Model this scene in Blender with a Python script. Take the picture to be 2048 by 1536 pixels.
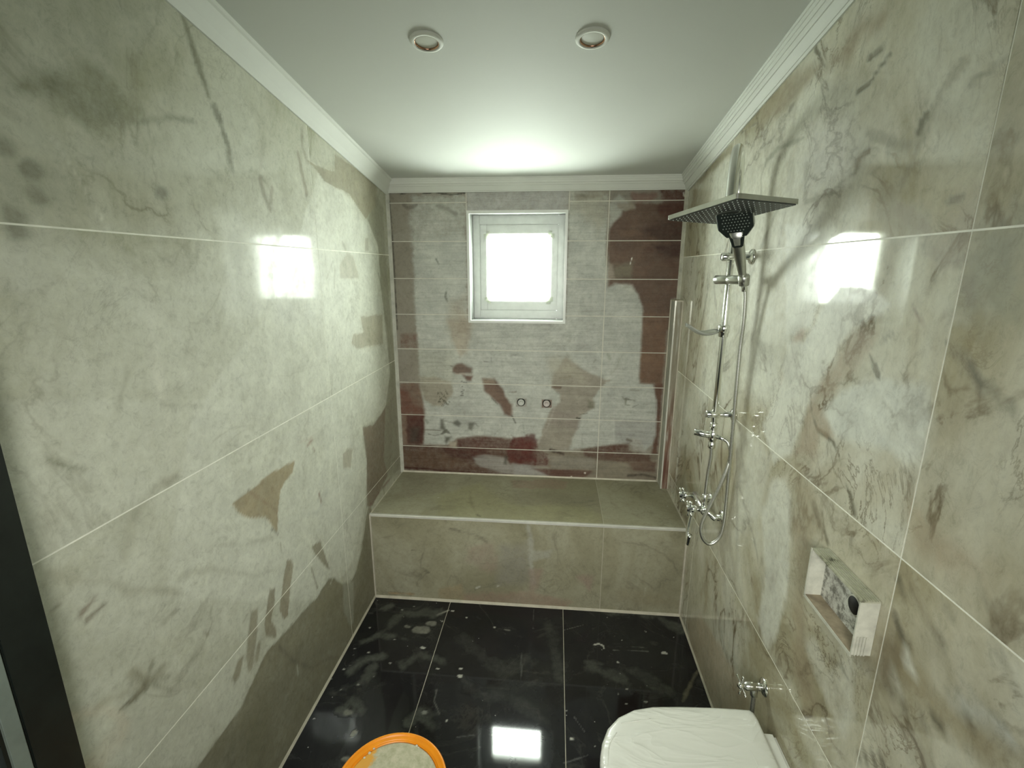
import bpy, bmesh, math, random
import numpy as np
from mathutils import Vector, Matrix, Quaternion

# ------------------------------------------------------------------ scene, camera, light
sc = bpy.context.scene
C = sc.collection
for o in list(bpy.data.objects):
    bpy.data.objects.remove(o, do_unlink=True)
sc.view_settings.view_transform = 'Standard'
sc.view_settings.look = 'None'
sc.view_settings.exposure = 0.98
sc.view_settings.gamma = 1.0
sc.view_settings.use_curve_mapping = False

cam_d = bpy.data.cameras.new('camera')
cam = bpy.data.objects.new('camera', cam_d)
C.objects.link(cam)
sc.camera = cam
cam_d.sensor_fit = 'HORIZONTAL'
cam_d.sensor_width = 36.0
cam_d.lens = 956.977 / 2048 * 36.0
cam_d.clip_start = 0.02
YAW, PIT, ROL = 0.0901, 0.2360, 0.0018
fw = Vector((-math.sin(YAW)*math.cos(PIT), math.cos(YAW)*math.cos(PIT), -math.sin(PIT)))
r0 = Vector((math.cos(YAW), math.sin(YAW), 0))
u0 = r0.cross(fw)
rt = r0*math.cos(ROL) + u0*math.sin(ROL)
up = rt.cross(fw)
cam.matrix_world = Matrix(((rt.x, up.x, -fw.x, 0.9389), (rt.y, up.y, -fw.y, 0.0),
                           (rt.z, up.z, -fw.z, 1.7259), (0, 0, 0, 1)))

world = bpy.data.worlds.new('world')
sc.world = world
world.use_nodes = True
wb = world.node_tree.nodes['Background']
wb.inputs['Color'].default_value = (0.955, 1.0, 0.955, 1)
wb.inputs['Strength'].default_value = 27.0

W, D, B, HB, YN = 1.609, 2.718, 2.177, 0.490, -0.60
WX0, WX1, WZ0, WZ1 = 0.446, 0.990, 1.430, 2.030
def ztile(y): return 2.532 - 0.152*y          # where the tiles meet the cornice (sloping ceiling)
def zceil(y): return 2.600 - 0.152*y
SL = -math.atan(0.152)

pl = bpy.data.lights.new('window_portal', 'AREA')
pl.shape = 'RECTANGLE'; pl.size = 0.50; pl.size_y = 0.56
pl.cycles.is_portal = True
po = bpy.data.objects.new('window_portal', pl)
C.objects.link(po)
po.location = (0.718, D+0.30, 1.73)
po.rotation_euler = (-math.pi/2, 0, 0)        # shines into the room (towards -Y)

# added fill light before the near wall, aimed at the window wall
fl = bpy.data.lights.new('front_fill', 'AREA')
fl.shape = 'RECTANGLE'; fl.size = 0.8; fl.size_y = 0.8
fl.energy = 8.0
fl.spread = math.radians(82)
fl.color = (1.0, 1.0, 0.93)
fo = bpy.data.objects.new('front_fill', fl)
C.objects.link(fo)
fo.location = (0.80, YN+.05, 1.55)
fo.rotation_euler = (math.radians(72), 0, 0)

# ------------------------------------------------------------------ node helpers
def mat(name):
    m = bpy.data.materials.new(name); m.use_nodes = True
    nt = m.node_tree
    return m, nt, nt.nodes['Principled BSDF']
def N(nt, t, **kw):
    n = nt.nodes.new(t)
    for k, v in kw.items():
        if k.startswith('i_'):
            key = k[2:]
            n.inputs[int(key) if key.isdigit() else key].default_value = v
        else: setattr(n, k, v)
    return n
def L(nt, a, b): nt.links.new(a, b)
def c4(c): return (c[0], c[1], c[2], 1)
def ramp(nt, fac, stops):
    r = nt.nodes.new('ShaderNodeValToRGB')
    e = r.color_ramp.elements
    e[0].position, e[0].color = stops[0][0], c4(stops[0][1])
    e[1].position, e[1].color = stops[-1][0], c4(stops[-1][1])
    for p_, c_ in stops[1:-1]:
        x = e.new(p_); x.color = c4(c_)
    L(nt, fac, r.inputs[0]); return r.outputs[0]
def mixc(nt, f, a, b, mode='MIX'):
    m = nt.nodes.new('ShaderNodeMix'); m.data_type = 'RGBA'; m.blend_type = mode
    for s, v in ((m.inputs[0], f), (m.inputs[6], a), (m.inputs[7], b)):
        if hasattr(v, 'links'): L(nt, v, s)
        elif isinstance(v, (int, float)): s.default_value = v
        else: s.default_value = c4(v)
    return m.outputs[2]
def mth(nt, op, a, b=0.0, c=0.0, clamp=False):
    m = nt.nodes.new('ShaderNodeMath'); m.operation = op; m.use_clamp = clamp
    for s, v in zip(m.inputs, (a, b, c)):
        if hasattr(v, 'links'): L(nt, v, s)
        else: s.default_value = v
    return m.outputs[0]
def noise(nt, vec, scale, detail=4, rough=.55, dist=0.0):
    n = N(nt, 'ShaderNodeTexNoise', i_Scale=scale, i_Detail=detail, i_Roughness=rough, i_Distortion=dist)
    L(nt, vec, n.inputs['Vector']); return n.outputs['Fac']
def pos_rand(nt, k=9.0, stretch=(1, 1, 1)):
    g = N(nt, 'ShaderNodeNewGeometry'); oi = N(nt, 'ShaderNodeObjectInfo')
    s = N(nt, 'ShaderNodeVectorMath', operation='SCALE'); s.inputs[0].default_value = (k, k*.7, k*1.3)
    L(nt, oi.outputs['Random'], s.inputs['Scale'])
    a = N(nt, 'ShaderNodeVectorMath', operation='ADD')
    L(nt, g.outputs['Position'], a.inputs[0]); L(nt, s.outputs[0], a.inputs[1])
    m = N(nt, 'ShaderNodeVectorMath', operation='MULTIPLY'); m.inputs[1].default_value = stretch
    L(nt, a.outputs[0], m.inputs[0])
    return m.outputs[0]

def tile_material(name, cols, veincol, veinamt, gloss=.06, filmr=.5, vscale=1.6, stretch=(1, 1, 1), specks=0.0, patch=.3, streak=0.0, ragk=4.0):
    m, nt, p = mat(name)
    v = pos_rand(nt, stretch=stretch)
    n1 = noise(nt, v, 1.7, 9, .62, .9)
    base = ramp(nt, n1, [(.36, cols[0]), (.49, cols[1]), (.60, cols[2]), (.72, cols[1])])
    n2 = noise(nt, v, 22, 6, .7, .3)
    base = mixc(nt, mth(nt, 'MULTIPLY', n2, .5), base, [c*.72 for c in cols[0]])
    # veins: thin ridges of distorted noise
    n3 = noise(nt, v, vscale, 7, .55, 1.6)
    d = mth(nt, 'ABSOLUTE', mth(nt, 'SUBTRACT', n3, .5))
    line = mth(nt, 'SUBTRACT', 1.0, mth(nt, 'MULTIPLY', d, 55.0), clamp=True)
    brk = mth(nt, 'MULTIPLY', mth(nt, 'SUBTRACT', noise(nt, v, 4.0, 4), .42), 4.0, clamp=True)
    wide = mth(nt, 'SUBTRACT', 1.0, mth(nt, 'MULTIPLY', d, 13.0), clamp=True)
    vf = mth(nt, 'ADD', mth(nt, 'MULTIPLY', line, veinamt), mth(nt, 'MULTIPLY', wide, veinamt*.35))
    vf = mth(nt, 'MULTIPLY', vf, brk, clamp=True)
    base = mixc(nt, vf, base, veincol)
    n5 = noise(nt, v, vscale*2.3, 8, .62, 2.2)
    d5 = mth(nt, 'ABSOLUTE', mth(nt, 'SUBTRACT', n5, .5))
    fine = mth(nt, 'SUBTRACT', 1.0, mth(nt, 'MULTIPLY', d5, 60.0), clamp=True)
    brk2 = mth(nt, 'MULTIPLY', mth(nt, 'SUBTRACT', noise(nt, v, 3.1, 3), .50), 5.0, clamp=True)
    fv = mth(nt, 'MULTIPLY', mth(nt, 'MULTIPLY', fine, brk2), veinamt*.8)
    base = mixc(nt, fv, base, veincol)
    at = N(nt, 'ShaderNodeAttribute', attribute_name='stain')
    al = at.outputs['Alpha']
    g = N(nt, 'ShaderNodeNewGeometry')
    nz = noise(nt, g.outputs['Position'], 38, 7, .72)
    pn = noise(nt, g.outputs['Position'], 5.5, 7, .68, .8)
    al = mth(nt, 'MULTIPLY', al, mth(nt, 'ADD', 1-patch*.5, mth(nt, 'MULTIPLY', mth(nt, 'SUBTRACT', pn, .5), patch*1.6)), clamp=True)
    e = mth(nt, 'MULTIPLY', mth(nt, 'MULTIPLY', al, mth(nt, 'SUBTRACT', 1.0, al)), ragk)
    al2 = mth(nt, 'ADD', al, mth(nt, 'MULTIPLY', mth(nt, 'SUBTRACT', nz, .5), e), clamp=True)
    n4 = noise(nt, g.outputs['Position'], 9, 8, .65, .4)
    st = mixc(nt, 1.0, at.outputs['Color'], ramp(nt, n4, [(.3, (.80, .80, .80)), (.7, (1.13, 1.13, 1.12))]), 'MULTIPLY')
    if streak:
        sm = N(nt, 'ShaderNodeMapping'); sm.inputs['Scale'].default_value = (2.2, 2.2, 34); L(nt, g.outputs['Position'], sm.inputs['Vector'])
        sn = noise(nt, sm.outputs[0], 1.6, 7, .7, 1.0)
        st = mixc(nt, streak, st, ramp(nt, sn, [(.32, (.52, .52, .50)), (.5, (1, 1, 1)), (.68, (1.30, 1.32, 1.30))]), 'MULTIPLY')
    col = mixc(nt, al2, base, st)
    col = mixc(nt, mth(nt, 'MULTIPLY', mth(nt, 'ADD', fv, vf), .40), col, veincol)
    gn = noise(nt, v, 48, 8, .82, .6)
    col = mixc(nt, 1.0, col, ramp(nt, gn, [(.30, (.74, .74, .72)), (.48, (.98, .98, .98)), (.70, (1.08, 1.08, 1.07))]), 'MULTIPLY')
    rg = mth(nt, 'ADD', gloss, mth(nt, 'MULTIPLY', al2, .06))
    bare = mth(nt, 'POWER', mth(nt, 'SUBTRACT', 1.0, al2, clamp=True), 1.3)
    if specks > 0:
        vo = N(nt, 'ShaderNodeTexVoronoi', i_Scale=34.0, i_Randomness=1.0); L(nt, g.outputs['Position'], vo.inputs['Vector'])
        wn = N(nt, 'ShaderNodeTexWhiteNoise'); L(nt, vo.outputs['Color'], wn.inputs['Vector'])
        sel = mth(nt, 'GREATER_THAN', wn.outputs['Value'], 1-specks)
        dot = mth(nt, 'LESS_THAN', vo.outputs['Distance'], mth(nt, 'MULTIPLY', wn.outputs['Value'], .075))
        sp = mth(nt, 'MULTIPLY', sel, dot)
        col = mixc(nt, sp, col, (.42, .42, .37)); rg = mth(nt, 'ADD', rg, mth(nt, 'MULTIPLY', sp, .4))
    L(nt, col, p.inputs['Base Color'])
    if gloss < .2:      # glazed tile: sharp glaze where it is bare, dull broad sheen where film covers it
        p.inputs['Roughness'].default_value = filmr
        L(nt, mth(nt, 'MULTIPLY', al2, .35), p.inputs['Specular IOR Level'])
        L(nt, bare, p.inputs['Coat Weight']); L(nt, rg, p.inputs['Coat Roughness'])
    else:
        p.inputs['Roughness'].default_value = filmr
        p.inputs['Specular IOR Level'].default_value = .25
    bp = N(nt, 'ShaderNodeBump', i_Strength=.10, i_Distance=.0006)
    L(nt, mth(nt, 'MULTIPLY', nz, al2), bp.inputs['Height']); L(nt, bp.outputs[0], p.inputs['Normal'])
    return m

M_left = tile_material('marble_tile_left', ((.44, .44, .31), (.62, .625, .51), (.70, .71, .60)), (.28, .27, .19), .45, .05, .6)
M_right = tile_material('marble_tile_right', ((.44, .40, .265), (.70, .68, .545), (.80, .805, .69)), (.19, .155, .095), 1.0, .05, .55, 2.0, (1, 1, .75), patch=.25)
M_back = tile_material('matt_taupe_tile', ((.26, .235, .185), (.30, .275, .22), (.33, .31, .255)), (.16, .15, .11), .3, .32, .5, patch=.10, streak=.38, ragk=8.0)
M_bench = tile_material('bench_tile', ((.27, .255, .165), (.345, .33, .225), (.41, .40, .29)), (.17, .16, .11), .5, .35, .5)
M_floor = tile_material('black_floor_tile', ((.010, .011, .012), (.013, .013, .017), (.020, .022, .022)), (.05, .05, .045), .5, .05, .5, 2.4, specks=.10)

def simple(name, col, rough=.5, metal=0.0, var=.12, scale=20, coat=0.0, bump=0.0):
    m, nt, p = mat(name)
    g = N(nt, 'ShaderNodeTexCoord')
    n = noise(nt, g.outputs['Object'], scale, 6, .6)
    L(nt, ramp(nt, n, [(.3, [c*(1-var) for c in col]), (.7, [min(1, c*(1+var)) for c in col])]), p.inputs['Base Color'])
    p.inputs['Roughness'].default_value = rough
    p.inputs['Metallic'].default_value = metal
    p.inputs['Coat Weight'].default_value = coat
    if bump:
        b = N(nt, 'ShaderNodeBump', i_Strength=bump, i_Distance=.002)
        L(nt, n, b.inputs['Height']); L(nt, b.outputs[0], p.inputs['Normal'])
    return m
M_grout = simple('pale_grout', (.52, .49, .39), .8, var=.15)
M_groutw = simple('white_grout', (.88, .88, .78), .8, var=.12)
M_dim = simple('bounce_cut_dark', (.16, .16, .13), .8)  # dark colour put on the unseen near walls to cut bounced light
M_plaster = simple('white_ceiling_paint', (.60, .62, .575), .75, var=.015, scale=3)
M_cornice = simple('white_cornice', (.70, .72, .66), .7, var=.03, scale=6)
M_concrete = simple('rough_mortar', (.30, .29, .25), .9, var=.3, scale=30, bump=.5)
M_chrome = simple('chrome', (.84, .85, .81), .17, 1.0, .04)
M_brush = simple('brushed_chrome', (.62, .63, .58), .28, 1.0, .08)
M_hose = simple('braided_metal_hose', (.68, .69, .64), .34, 1.0, .15, 200)
M_black = simple('dark_green_black_plastic', (.008, .014, .012), .42, 0, .3)
M_nozzle = simple('pale_rubber_nozzle', (.30, .34, .30), .5)
M_darkgap = simple('recess_dark', (.008, .008, .007), .7)  # near-black used in place of real hollows
M_ceramic = simple('white_porcelain', (.80, .81, .74), .12, var=.02, coat=.4)
M_upvc = simple('white_window_plastic', (.66, .68, .63), .30, var=.04)
M_reveal = simple('grey_window_reveal', (.27, .28, .265), .35, var=.12, scale=8)
M_alu = simple('pale_edge_profile', (.74, .74, .66), .25, .35, .08)
M_orange = simple('orange_plastic', (.95, .31, .008), .38, var=.12, scale=12)
M_doorblk = simple('dark_door_frame', (.010, .014, .012), .4, var=.3)
M_doorgrey = simple('teal_grey_door', (.085, .14, .125), .45, var=.15)
M_coin = simple('copper_lamp_ring', (.55, .33, .22), .22, 1.0, .1)
M_lamp = simple('frosted_lamp_disc', (.58, .60, .53), .4, var=.02)

# ------------------------------------------------------------------ object helpers
def link(name, me, m, parent=None, smooth=False):
    o = bpy.data.objects.new(name, me); C.objects.link(o)
    if m: me.materials.append(m)
    if smooth:
        me.polygons.foreach_set('use_smooth', [True]*len(me.polygons))
    if parent: o.parent = parent
    return o
def from_bm(name, bm, m, parent=None, smooth=False):
    me = bpy.data.meshes.new(name); bmesh.ops.recalc_face_normals(bm, faces=bm.faces[:]); bm.to_mesh(me); bm.free()
    o = link(name, me, m, None, smooth)
    if parent:
        o.parent = parent; o.location = -Vector(parent_origin(parent))
    return o
def parent_origin(p):
    v = Vector(p.location)
    while p.parent: p = p.parent; v += Vector(p.location)
    return v
def thing(name, loc, label, cat, group=None):
    o = bpy.data.objects.new(name, None); C.objects.link(o); o.location = loc
    o.empty_display_size = .05
    return tag(o, label, cat, group)
def tag(o, label, cat, group=None):
    o['label'] = label; o['category'] = cat
    if group: o['group'] = group
    return o
def struct(o): o['kind'] = 'structure'; return o
def box(bm, x0, x1, y0, y1, z0, z1, bev=0.0):
    vs = [bm.verts.new((x, y, z)) for x in (x0, x1) for y in (y0, y1) for z in (z0, z1)]
    fs = [(0, 1, 3, 2), (4, 6, 7, 5), (0, 4, 5, 1), (2, 3, 7, 6), (0, 2, 6, 4), (1, 5, 7, 3)]
    faces = [bm.faces.new([vs[i] for i in f]) for f in fs]
    if bev:
        bmesh.ops.bevel(bm, geom=list({e for f in faces for e in f.edges}), offset=bev, segments=2, affect='EDGES', clamp_overlap=True)
    return bm
def newbox(name, m, parent, *a, **k):
    return from_bm(name, box(bmesh.new(), *a, **k), m, parent)
def prism(bm, pts, f0, f1):
    """pts 2-D list; f0, f1 map a point to its two ends"""
    a = [bm.verts.new(f0(p)) for p in pts]; b = [bm.verts.new(f1(p)) for p in pts]
    bm.faces.new(a); bm.faces.new(b[::-1]); n = len(pts)
    for i in range(n): bm.faces.new((a[i], a[(i+1) % n], b[(i+1) % n], b[i]))
    return bm
def frame_of(d):
    d = Vector(d).normalized()
    a = Vector((0, 0, 1)) if abs(d.z) < .9 else Vector((1, 0, 0))
    u = d.cross(a).normalized(); return u, d.cross(u), d
def lathe(bm, o, d, prof, seg=24):
    """prof: (distance along d, radius)"""
    u, v, d = frame_of(d); o = Vector(o); rings = []
    for t, r in prof:
        if r < 1e-6: rings.append([bm.verts.new(o + d*t)])
        else: rings.append([bm.verts.new(o + d*t + (u*math.cos(2*math.pi*k/seg) + v*math.sin(2*math.pi*k/seg))*r) for k in range(seg)])
    for a, b in zip(rings, rings[1:]):
        for k in range(seg):
            q = [a[k % len(a)], a[(k+1) % len(a)], b[(k+1) % len(b)], b[k % len(b)]]
            q2 = []
            for x in q:
                if x not in q2: q2.append(x)
            if len(q2) > 2: bm.faces.new(q2)
    for r_ in (rings[0], rings[-1]):
        if len(r_) > 1: bm.faces.new(r_)
    return bm
def spline(pts, n=8):
    P = [Vector(p) for p in pts]; P = [2*P[0]-P[1]] + P + [2*P[-1]-P[-2]]; out = []
    for i in range(1, len(P)-2):
        for k in range(n):
            t = k/n; a, b, c, d = P[i-1:i+3]
            out.append(.5*((2*b) + (c-a)*t + (2*a-5*b+4*c-d)*t*t + (3*b-a-3*c+d)*t**3))
    out.append(P[-2]); return out
def tube(bm, pts, r, seg=12, flat=None):
    n = len(pts); pts = [Vector(p) for p in pts]
    rr = r if isinstance(r, (list, tuple)) else [r]*n
    rings = []; u = None
    for i in range(n):
        t = (pts[min(i+1, n-1)]-pts[max(i-1, 0)]).normalized()
        if u is None: u = frame_of(t)[0]
        u = (u - t*u.dot(t)).normalized(); v = t.cross(u)
        rings.append([bm.verts.new(pts[i] + (u*math.cos(2*math.pi*k/seg) + v*math.sin(2*math.pi*k/seg))*rr[i]) for k in range(seg)])
    for a, b in zip(rings, rings[1:]):
        for k in range(seg): bm.faces.new((a[k], a[(k+1) % seg], b[(k+1) % seg], b[k]))
    bm.faces.new(rings[0]); bm.faces.new(rings[-1]); return bm
def cyl(name, m, parent, a, b, r, seg=20, bev=.0015):
    a = Vector(a); b = Vector(b); l = (b-a).length
    return from_bm(name, lathe(bmesh.new(), a, b-a, [(0, r-bev), (bev, r), (l-bev, r), (l, r-bev)], seg), m, parent, True)

# ------------------------------------------------------------------ stains: cement film, paint and wear, in metres on each surface
STROKES = {
 'B': [
  ('poly',[(0.139,2.109),(0.436,2.106),(0.421,1.383),(0.139,1.38),(0.136,1.568),(0.139,1.868),(0.131,1.931)],(0.485,0.5,0.45),0.72,2,1.5,0,0),
  ('poly',[(0.147,1.882),(0.438,1.907),(0.435,1.383),(0.996,1.391),(0.997,2.128),(1.199,2.11),(1.204,1.774),(1.225,1.628),(1.262,1.649),(1.344,1.628),(1.386,1.593),(1.418,1.523),(1.426,1.396),(1.423,1.128),(1.428,1.093),(1.505,1.086),(1.528,0.995),(1.537,0.789),(1.516,0.716),(1.486,0.681),(1.391,0.728),(1.284,0.711),(1.211,0.699),(1.043,0.671),(0.851,0.708),(0.766,0.734),(0.563,0.743),(0.468,0.74),(0.36,0.72),(0.303,0.676),(0.144,0.677),(0.161,0.864),(0.145,1.066),(0.139,1.262),(0.137,1.552)],(0.485,0.5,0.45),0.93,1.1,1.0,0,0),
  ('poly',[(0.445,2.139),(0.994,2.133),(0.998,2.022),(0.443,2.027)],(0.44,0.44,0.42),0.8,1.1,1,0,0),
  ('poly',[(0.422,1.441),(1.009,1.447),(1.011,1.368),(0.42,1.36)],(0.485,0.5,0.45),0.9,1.1,1,0,0),
  ('poly',[(0.999,2.119),(1.203,2.117),(1.205,1.975),(1.151,1.906),(1.122,1.976),(1.001,2.036)],(0.36,0.33,0.25),0.55,4,3,0,0),
  ('poly',[(1.025,2.114),(1.188,2.117),(1.174,2.083),(1.041,2.085)],(0.27,0.25,0.19),0.7,1.1,2,0,0),
  ('line',[(1.061,2.109),(1.102,2.094),(1.153,2.093),(1.195,2.078)],(0.13,0.12,0.09),0.6,1,3,0.8,0),
  ('poly',[(0.143,1.106),(0.237,1.102),(0.329,1.073),(0.344,1.013),(0.271,0.918),(0.216,0.923),(0.157,0.963),(0.143,1.028)],(0.33,0.3,0.23),0.9,1.1,1,0,0),
  ('poly',[(0.14,1.269),(0.361,1.266),(0.363,1.088),(0.135,1.072)],(0.36,0.36,0.28),0.45,6,4,0,0),
  ('poly',[(0.32,1.44),(0.462,1.441),(0.461,1.365),(0.426,1.248),(0.386,1.218),(0.342,1.312)],(0.38,0.32,0.24),0.7,2,2,0,0),
  ('poly',[(0.374,1.503),(0.431,1.491),(0.435,1.364),(0.376,1.364)],(0.29,0.24,0.18),0.45,2,2,0,0),
  ('poly',[(0.328,1.542),(0.425,1.581),(0.421,1.383),(0.312,1.382)],(0.36,0.32,0.25),0.6,3,2,0,0),
  ('line',[(0.266,1.779),(0.279,1.752)],(0.1,0.11,0.09),0.8,0.3,0.8,0.7,0),
  ('line',[(0.318,1.596),(0.312,1.569),(0.323,1.547)],(0.12,0.13,0.1),0.7,0.5,1,1,0),
  ('line',[(0.093,2.069),(0.12,2.049),(0.17,2.068)],(0.13,0.11,0.09),0.6,0.6,1.5,1.3,0),
  ('line',[(0.279,2.062),(0.316,2.052),(0.386,2.016)],(0.2,0.2,0.16),0.6,0.8,1.5,1.4,0),
  ('line',[(0.015,2.131),(0.053,2.139),(0.086,2.127),(0.146,2.135),(0.184,2.131),(0.211,2.123),(0.27,2.132),(0.313,2.122),(0.367,2.116),(0.436,2.123)],(0.05,0.05,0.035),0.95,0.2,0.6,0.8,0),
  ('line',[(0.016,2.085),(0.018,1.993),(0.022,1.89),(0.022,1.731),(0.021,1.567),(0.019,1.378)],(0.06,0.06,0.045),0.85,0.3,0.3,0.7,0),
  ('poly',[(0.032,1.359),(0.137,1.354),(0.137,1.276),(0.037,1.274)],(0.163,0.089,0.065),0.55,1.1,2.5,0,0),
  ('poly',[(1.212,1.935),(1.241,1.975),(1.273,2.034),(1.344,2.043),(1.327,2.067),(1.458,2.063),(1.607,2.064),(1.61,1.972),(1.605,1.864),(1.604,1.578),(1.566,1.567),(1.569,1.398),(1.427,1.397),(1.416,1.524),(1.387,1.592),(1.342,1.634),(1.278,1.649),(1.221,1.633),(1.232,1.732),(1.213,1.794)],(0.129,0.078,0.052),1,1.1,0.8,0,0),
  ('poly',[(1.42,1.489),(1.561,1.491),(1.553,1.064),(1.51,1.089),(1.43,1.093),(1.423,1.141)],(0.168,0.1,0.063),1,1.1,0.4,0,0),
  ('poly',[(1.203,2.122),(1.474,2.123),(1.475,2.068),(1.208,2.071)],(0.25,0.23,0.19),0.9,1.1,1,0,0),
  ('poly',[(1.314,2.115),(1.454,2.114),(1.456,2.095),(1.422,2.069),(1.327,2.07)],(0.189,0.096,0.072),0.7,1.1,2,0,0),
  ('poly',[(1.471,2.128),(1.59,2.127),(1.61,2.064),(1.612,1.972),(1.504,1.983),(1.44,2.032),(1.478,2.061)],(0.082,0.028,0.017),0.85,1.5,1.5,0,0),
  ('poly',[(1.357,1.905),(1.415,1.954),(1.515,1.973),(1.611,1.963),(1.606,1.867),(1.406,1.867)],(0.065,0.03,0.02),0.8,3,2,0,0),
  ('poly',[(1.437,1.857),(1.606,1.857),(1.6,1.784),(1.529,1.789),(1.476,1.814)],(0.06,0.024,0.016),0.85,1.2,1.2,0,0),
  ('line',[(1.413,1.834),(1.476,1.814),(1.529,1.784),(1.574,1.733),(1.589,1.671)],(0.095,0.044,0.029),0.7,2,1,2,0),
  ('line',[(1.285,1.905),(1.346,1.915),(1.419,1.895),(1.472,1.864),(1.401,1.86)],(0.206,0.126,0.079),0.5,2,2,2,0),
  ('poly',[(1.231,1.743),(1.345,1.758),(1.348,1.671),(1.256,1.675)],(0.2,0.18,0.125),0.7,2,2,0,0),
  ('poly',[(1.215,1.753),(1.236,1.748),(1.261,1.675),(1.222,1.67)],(0.36,0.31,0.25),0.8,1.1,1,0,0),
  ('poly',[(1.208,2.066),(1.254,2.107),(1.296,2.075),(1.341,2.04),(1.279,2.026),(1.27,1.999),(1.231,1.965),(1.214,1.94)],(0.42,0.42,0.37),0.9,1.1,0.6,0,0),
  ('poly',[(1.251,2.063),(1.327,2.062),(1.334,2.033),(1.258,2.034)],(0.26,0.21,0.15),0.6,1.1,2,0,0),
  ('line',[(1.341,1.784),(1.336,1.753)],(0.75,0.74,0.66),1,0.1,0.1,0.45,0),
  ('line',[(1.586,2.112),(1.592,2.096)],(0.6,0.58,0.5),1,0.2,0.3,0.9,0),
  ('line',[(1.386,2.087),(1.406,2.087)],(0.5,0.45,0.38),0.9,0.2,0.3,0.4,0),
  ('poly',[(1.257,1.649),(1.352,1.645),(1.382,1.587),(1.28,1.618)],(0.55,0.56,0.5),0.6,1.1,1,0,0),
  ('line',[(1.227,1.618),(1.282,1.576),(1.365,1.597)],(0.38,0.39,0.34),0.5,1,1,1,0),
  ('poly',[(1.503,1.088),(1.555,1.091),(1.559,0.86),(1.556,0.662),(1.52,0.66),(1.537,0.789),(1.53,0.982)],(0.129,0.07,0.047),1,1.1,0.4,0,0),
  ('poly',[(1.297,0.865),(1.534,0.873),(1.538,0.782),(1.51,0.71),(1.304,0.731)],(0.36,0.36,0.335),0.7,1.1,1,0,0),
  ('poly',[(0.019,1.059),(0.134,1.062),(0.159,0.932),(0.154,0.763),(0.146,0.67),(0.017,0.665)],(0.189,0.122,0.086),0.9,1.1,0.4,0,0),
  ('poly',[(0.018,1.025),(0.06,1.006),(0.094,0.93),(0.16,0.904),(0.158,0.869),(0.012,0.865)],(0.146,0.063,0.043),0.8,2,2,0,0),
  ('poly',[(0.053,0.859),(0.16,0.866),(0.154,0.763),(0.146,0.673),(0.047,0.673),(0.045,0.774)],(0.082,0.03,0.022),0.95,1.1,1,0,0),
  ('poly',[(0.066,0.782),(0.122,0.784),(0.117,0.683),(0.062,0.688)],(0.06,0.055,0.04),0.6,2,2,0,0),
  ('poly',[(0.015,0.665),(0.148,0.67),(0.318,0.669),(0.632,0.666),(0.803,0.658),(0.822,0.485),(0.631,0.492),(0.003,0.502)],(0.09,0.046,0.03),1,1.1,0.8,0,1),
  ('poly',[(0.02,0.636),(0.261,0.623),(0.466,0.536),(0.257,0.52),(0.015,0.525)],(0.129,0.078,0.047),0.65,1.5,2,0,1),
  ('poly',[(0.262,0.659),(0.55,0.663),(0.563,0.62),(0.467,0.566),(0.302,0.596)],(0.065,0.019,0.013),0.8,1.1,2,0,1),
  ('poly',[(0.301,0.679),(0.36,0.719),(0.47,0.737),(0.564,0.738),(0.699,0.726),(0.819,0.722),(0.82,0.655),(0.317,0.665)],(0.099,0.046,0.035),1,1.1,0.7,0,1),
  ('poly',[(0.45,0.601),(0.526,0.617),(0.652,0.609),(0.672,0.566),(0.808,0.568),(0.822,0.5),(0.638,0.498),(0.494,0.537)],(0.3,0.285,0.255),0.95,1.1,1.5,0,1),
  ('line',[(0.014,0.514),(0.145,0.514),(0.257,0.504),(0.424,0.501),(0.631,0.493),(0.822,0.489)],(0.052,0.011,0.007),0.9,0.4,0.6,1,0),
  ('poly',[(0.696,0.746),(0.832,0.754),(0.849,0.716),(0.848,0.581),(0.686,0.571),(0.665,0.653),(0.696,0.661)],(0.095,0.021,0.016),0.8,1.1,3,0,0),
  ('poly',[(0.742,0.726),(0.832,0.723),(0.843,0.668),(0.915,0.648),(0.924,0.564),(0.82,0.563),(0.743,0.579)],(0.095,0.022,0.017),0.75,1.1,4,0,1),
  ('poly',[(0.701,0.574),(0.848,0.553),(0.939,0.486),(0.701,0.487)],(0.3,0.29,0.265),0.95,1.1,1.5,0,1),
  ('poly',[(0.922,0.649),(1.126,0.653),(1.207,0.641),(1.556,0.658),(1.562,0.484),(1.207,0.483),(0.939,0.486),(0.917,0.564)],(0.22,0.185,0.135),1,1.1,2,0,1),
  ('poly',[(0.929,0.631),(1.188,0.622),(1.198,0.553),(0.938,0.55)],(0.3,0.285,0.235),0.7,1.1,1.5,0,1),
  ('poly',[(1.215,0.612),(1.384,0.608),(1.38,0.56),(1.429,0.511),(1.221,0.487)],(0.24,0.215,0.16),0.8,1.1,1.5,0,1),
  ('poly',[(1.112,0.674),(1.212,0.699),(1.285,0.713),(1.39,0.729),(1.39,0.677),(1.513,0.66),(1.523,0.614),(1.357,0.607),(1.208,0.618),(1.133,0.635)],(0.103,0.05,0.035),0.95,1.1,1,0,1),
  ('poly',[(1.384,0.604),(1.55,0.611),(1.554,0.553),(1.427,0.548)],(0.129,0.063,0.043),0.8,1.1,1.5,0,1),
  ('poly',[(0.813,0.545),(1.021,0.538),(1.171,0.533),(1.132,0.492),(0.953,0.485)],(0.09,0.03,0.02),0.9,1.1,2,0,1),
  ('line',[(1.395,0.521),(1.482,0.532),(1.557,0.513)],(0.034,0.022,0.014),0.8,0.8,1,1.2,0),
  ('line',[(0.928,0.667),(1.004,0.641)],(0.034,0.015,0.011),0.8,0.8,1,1.8,0),
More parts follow.
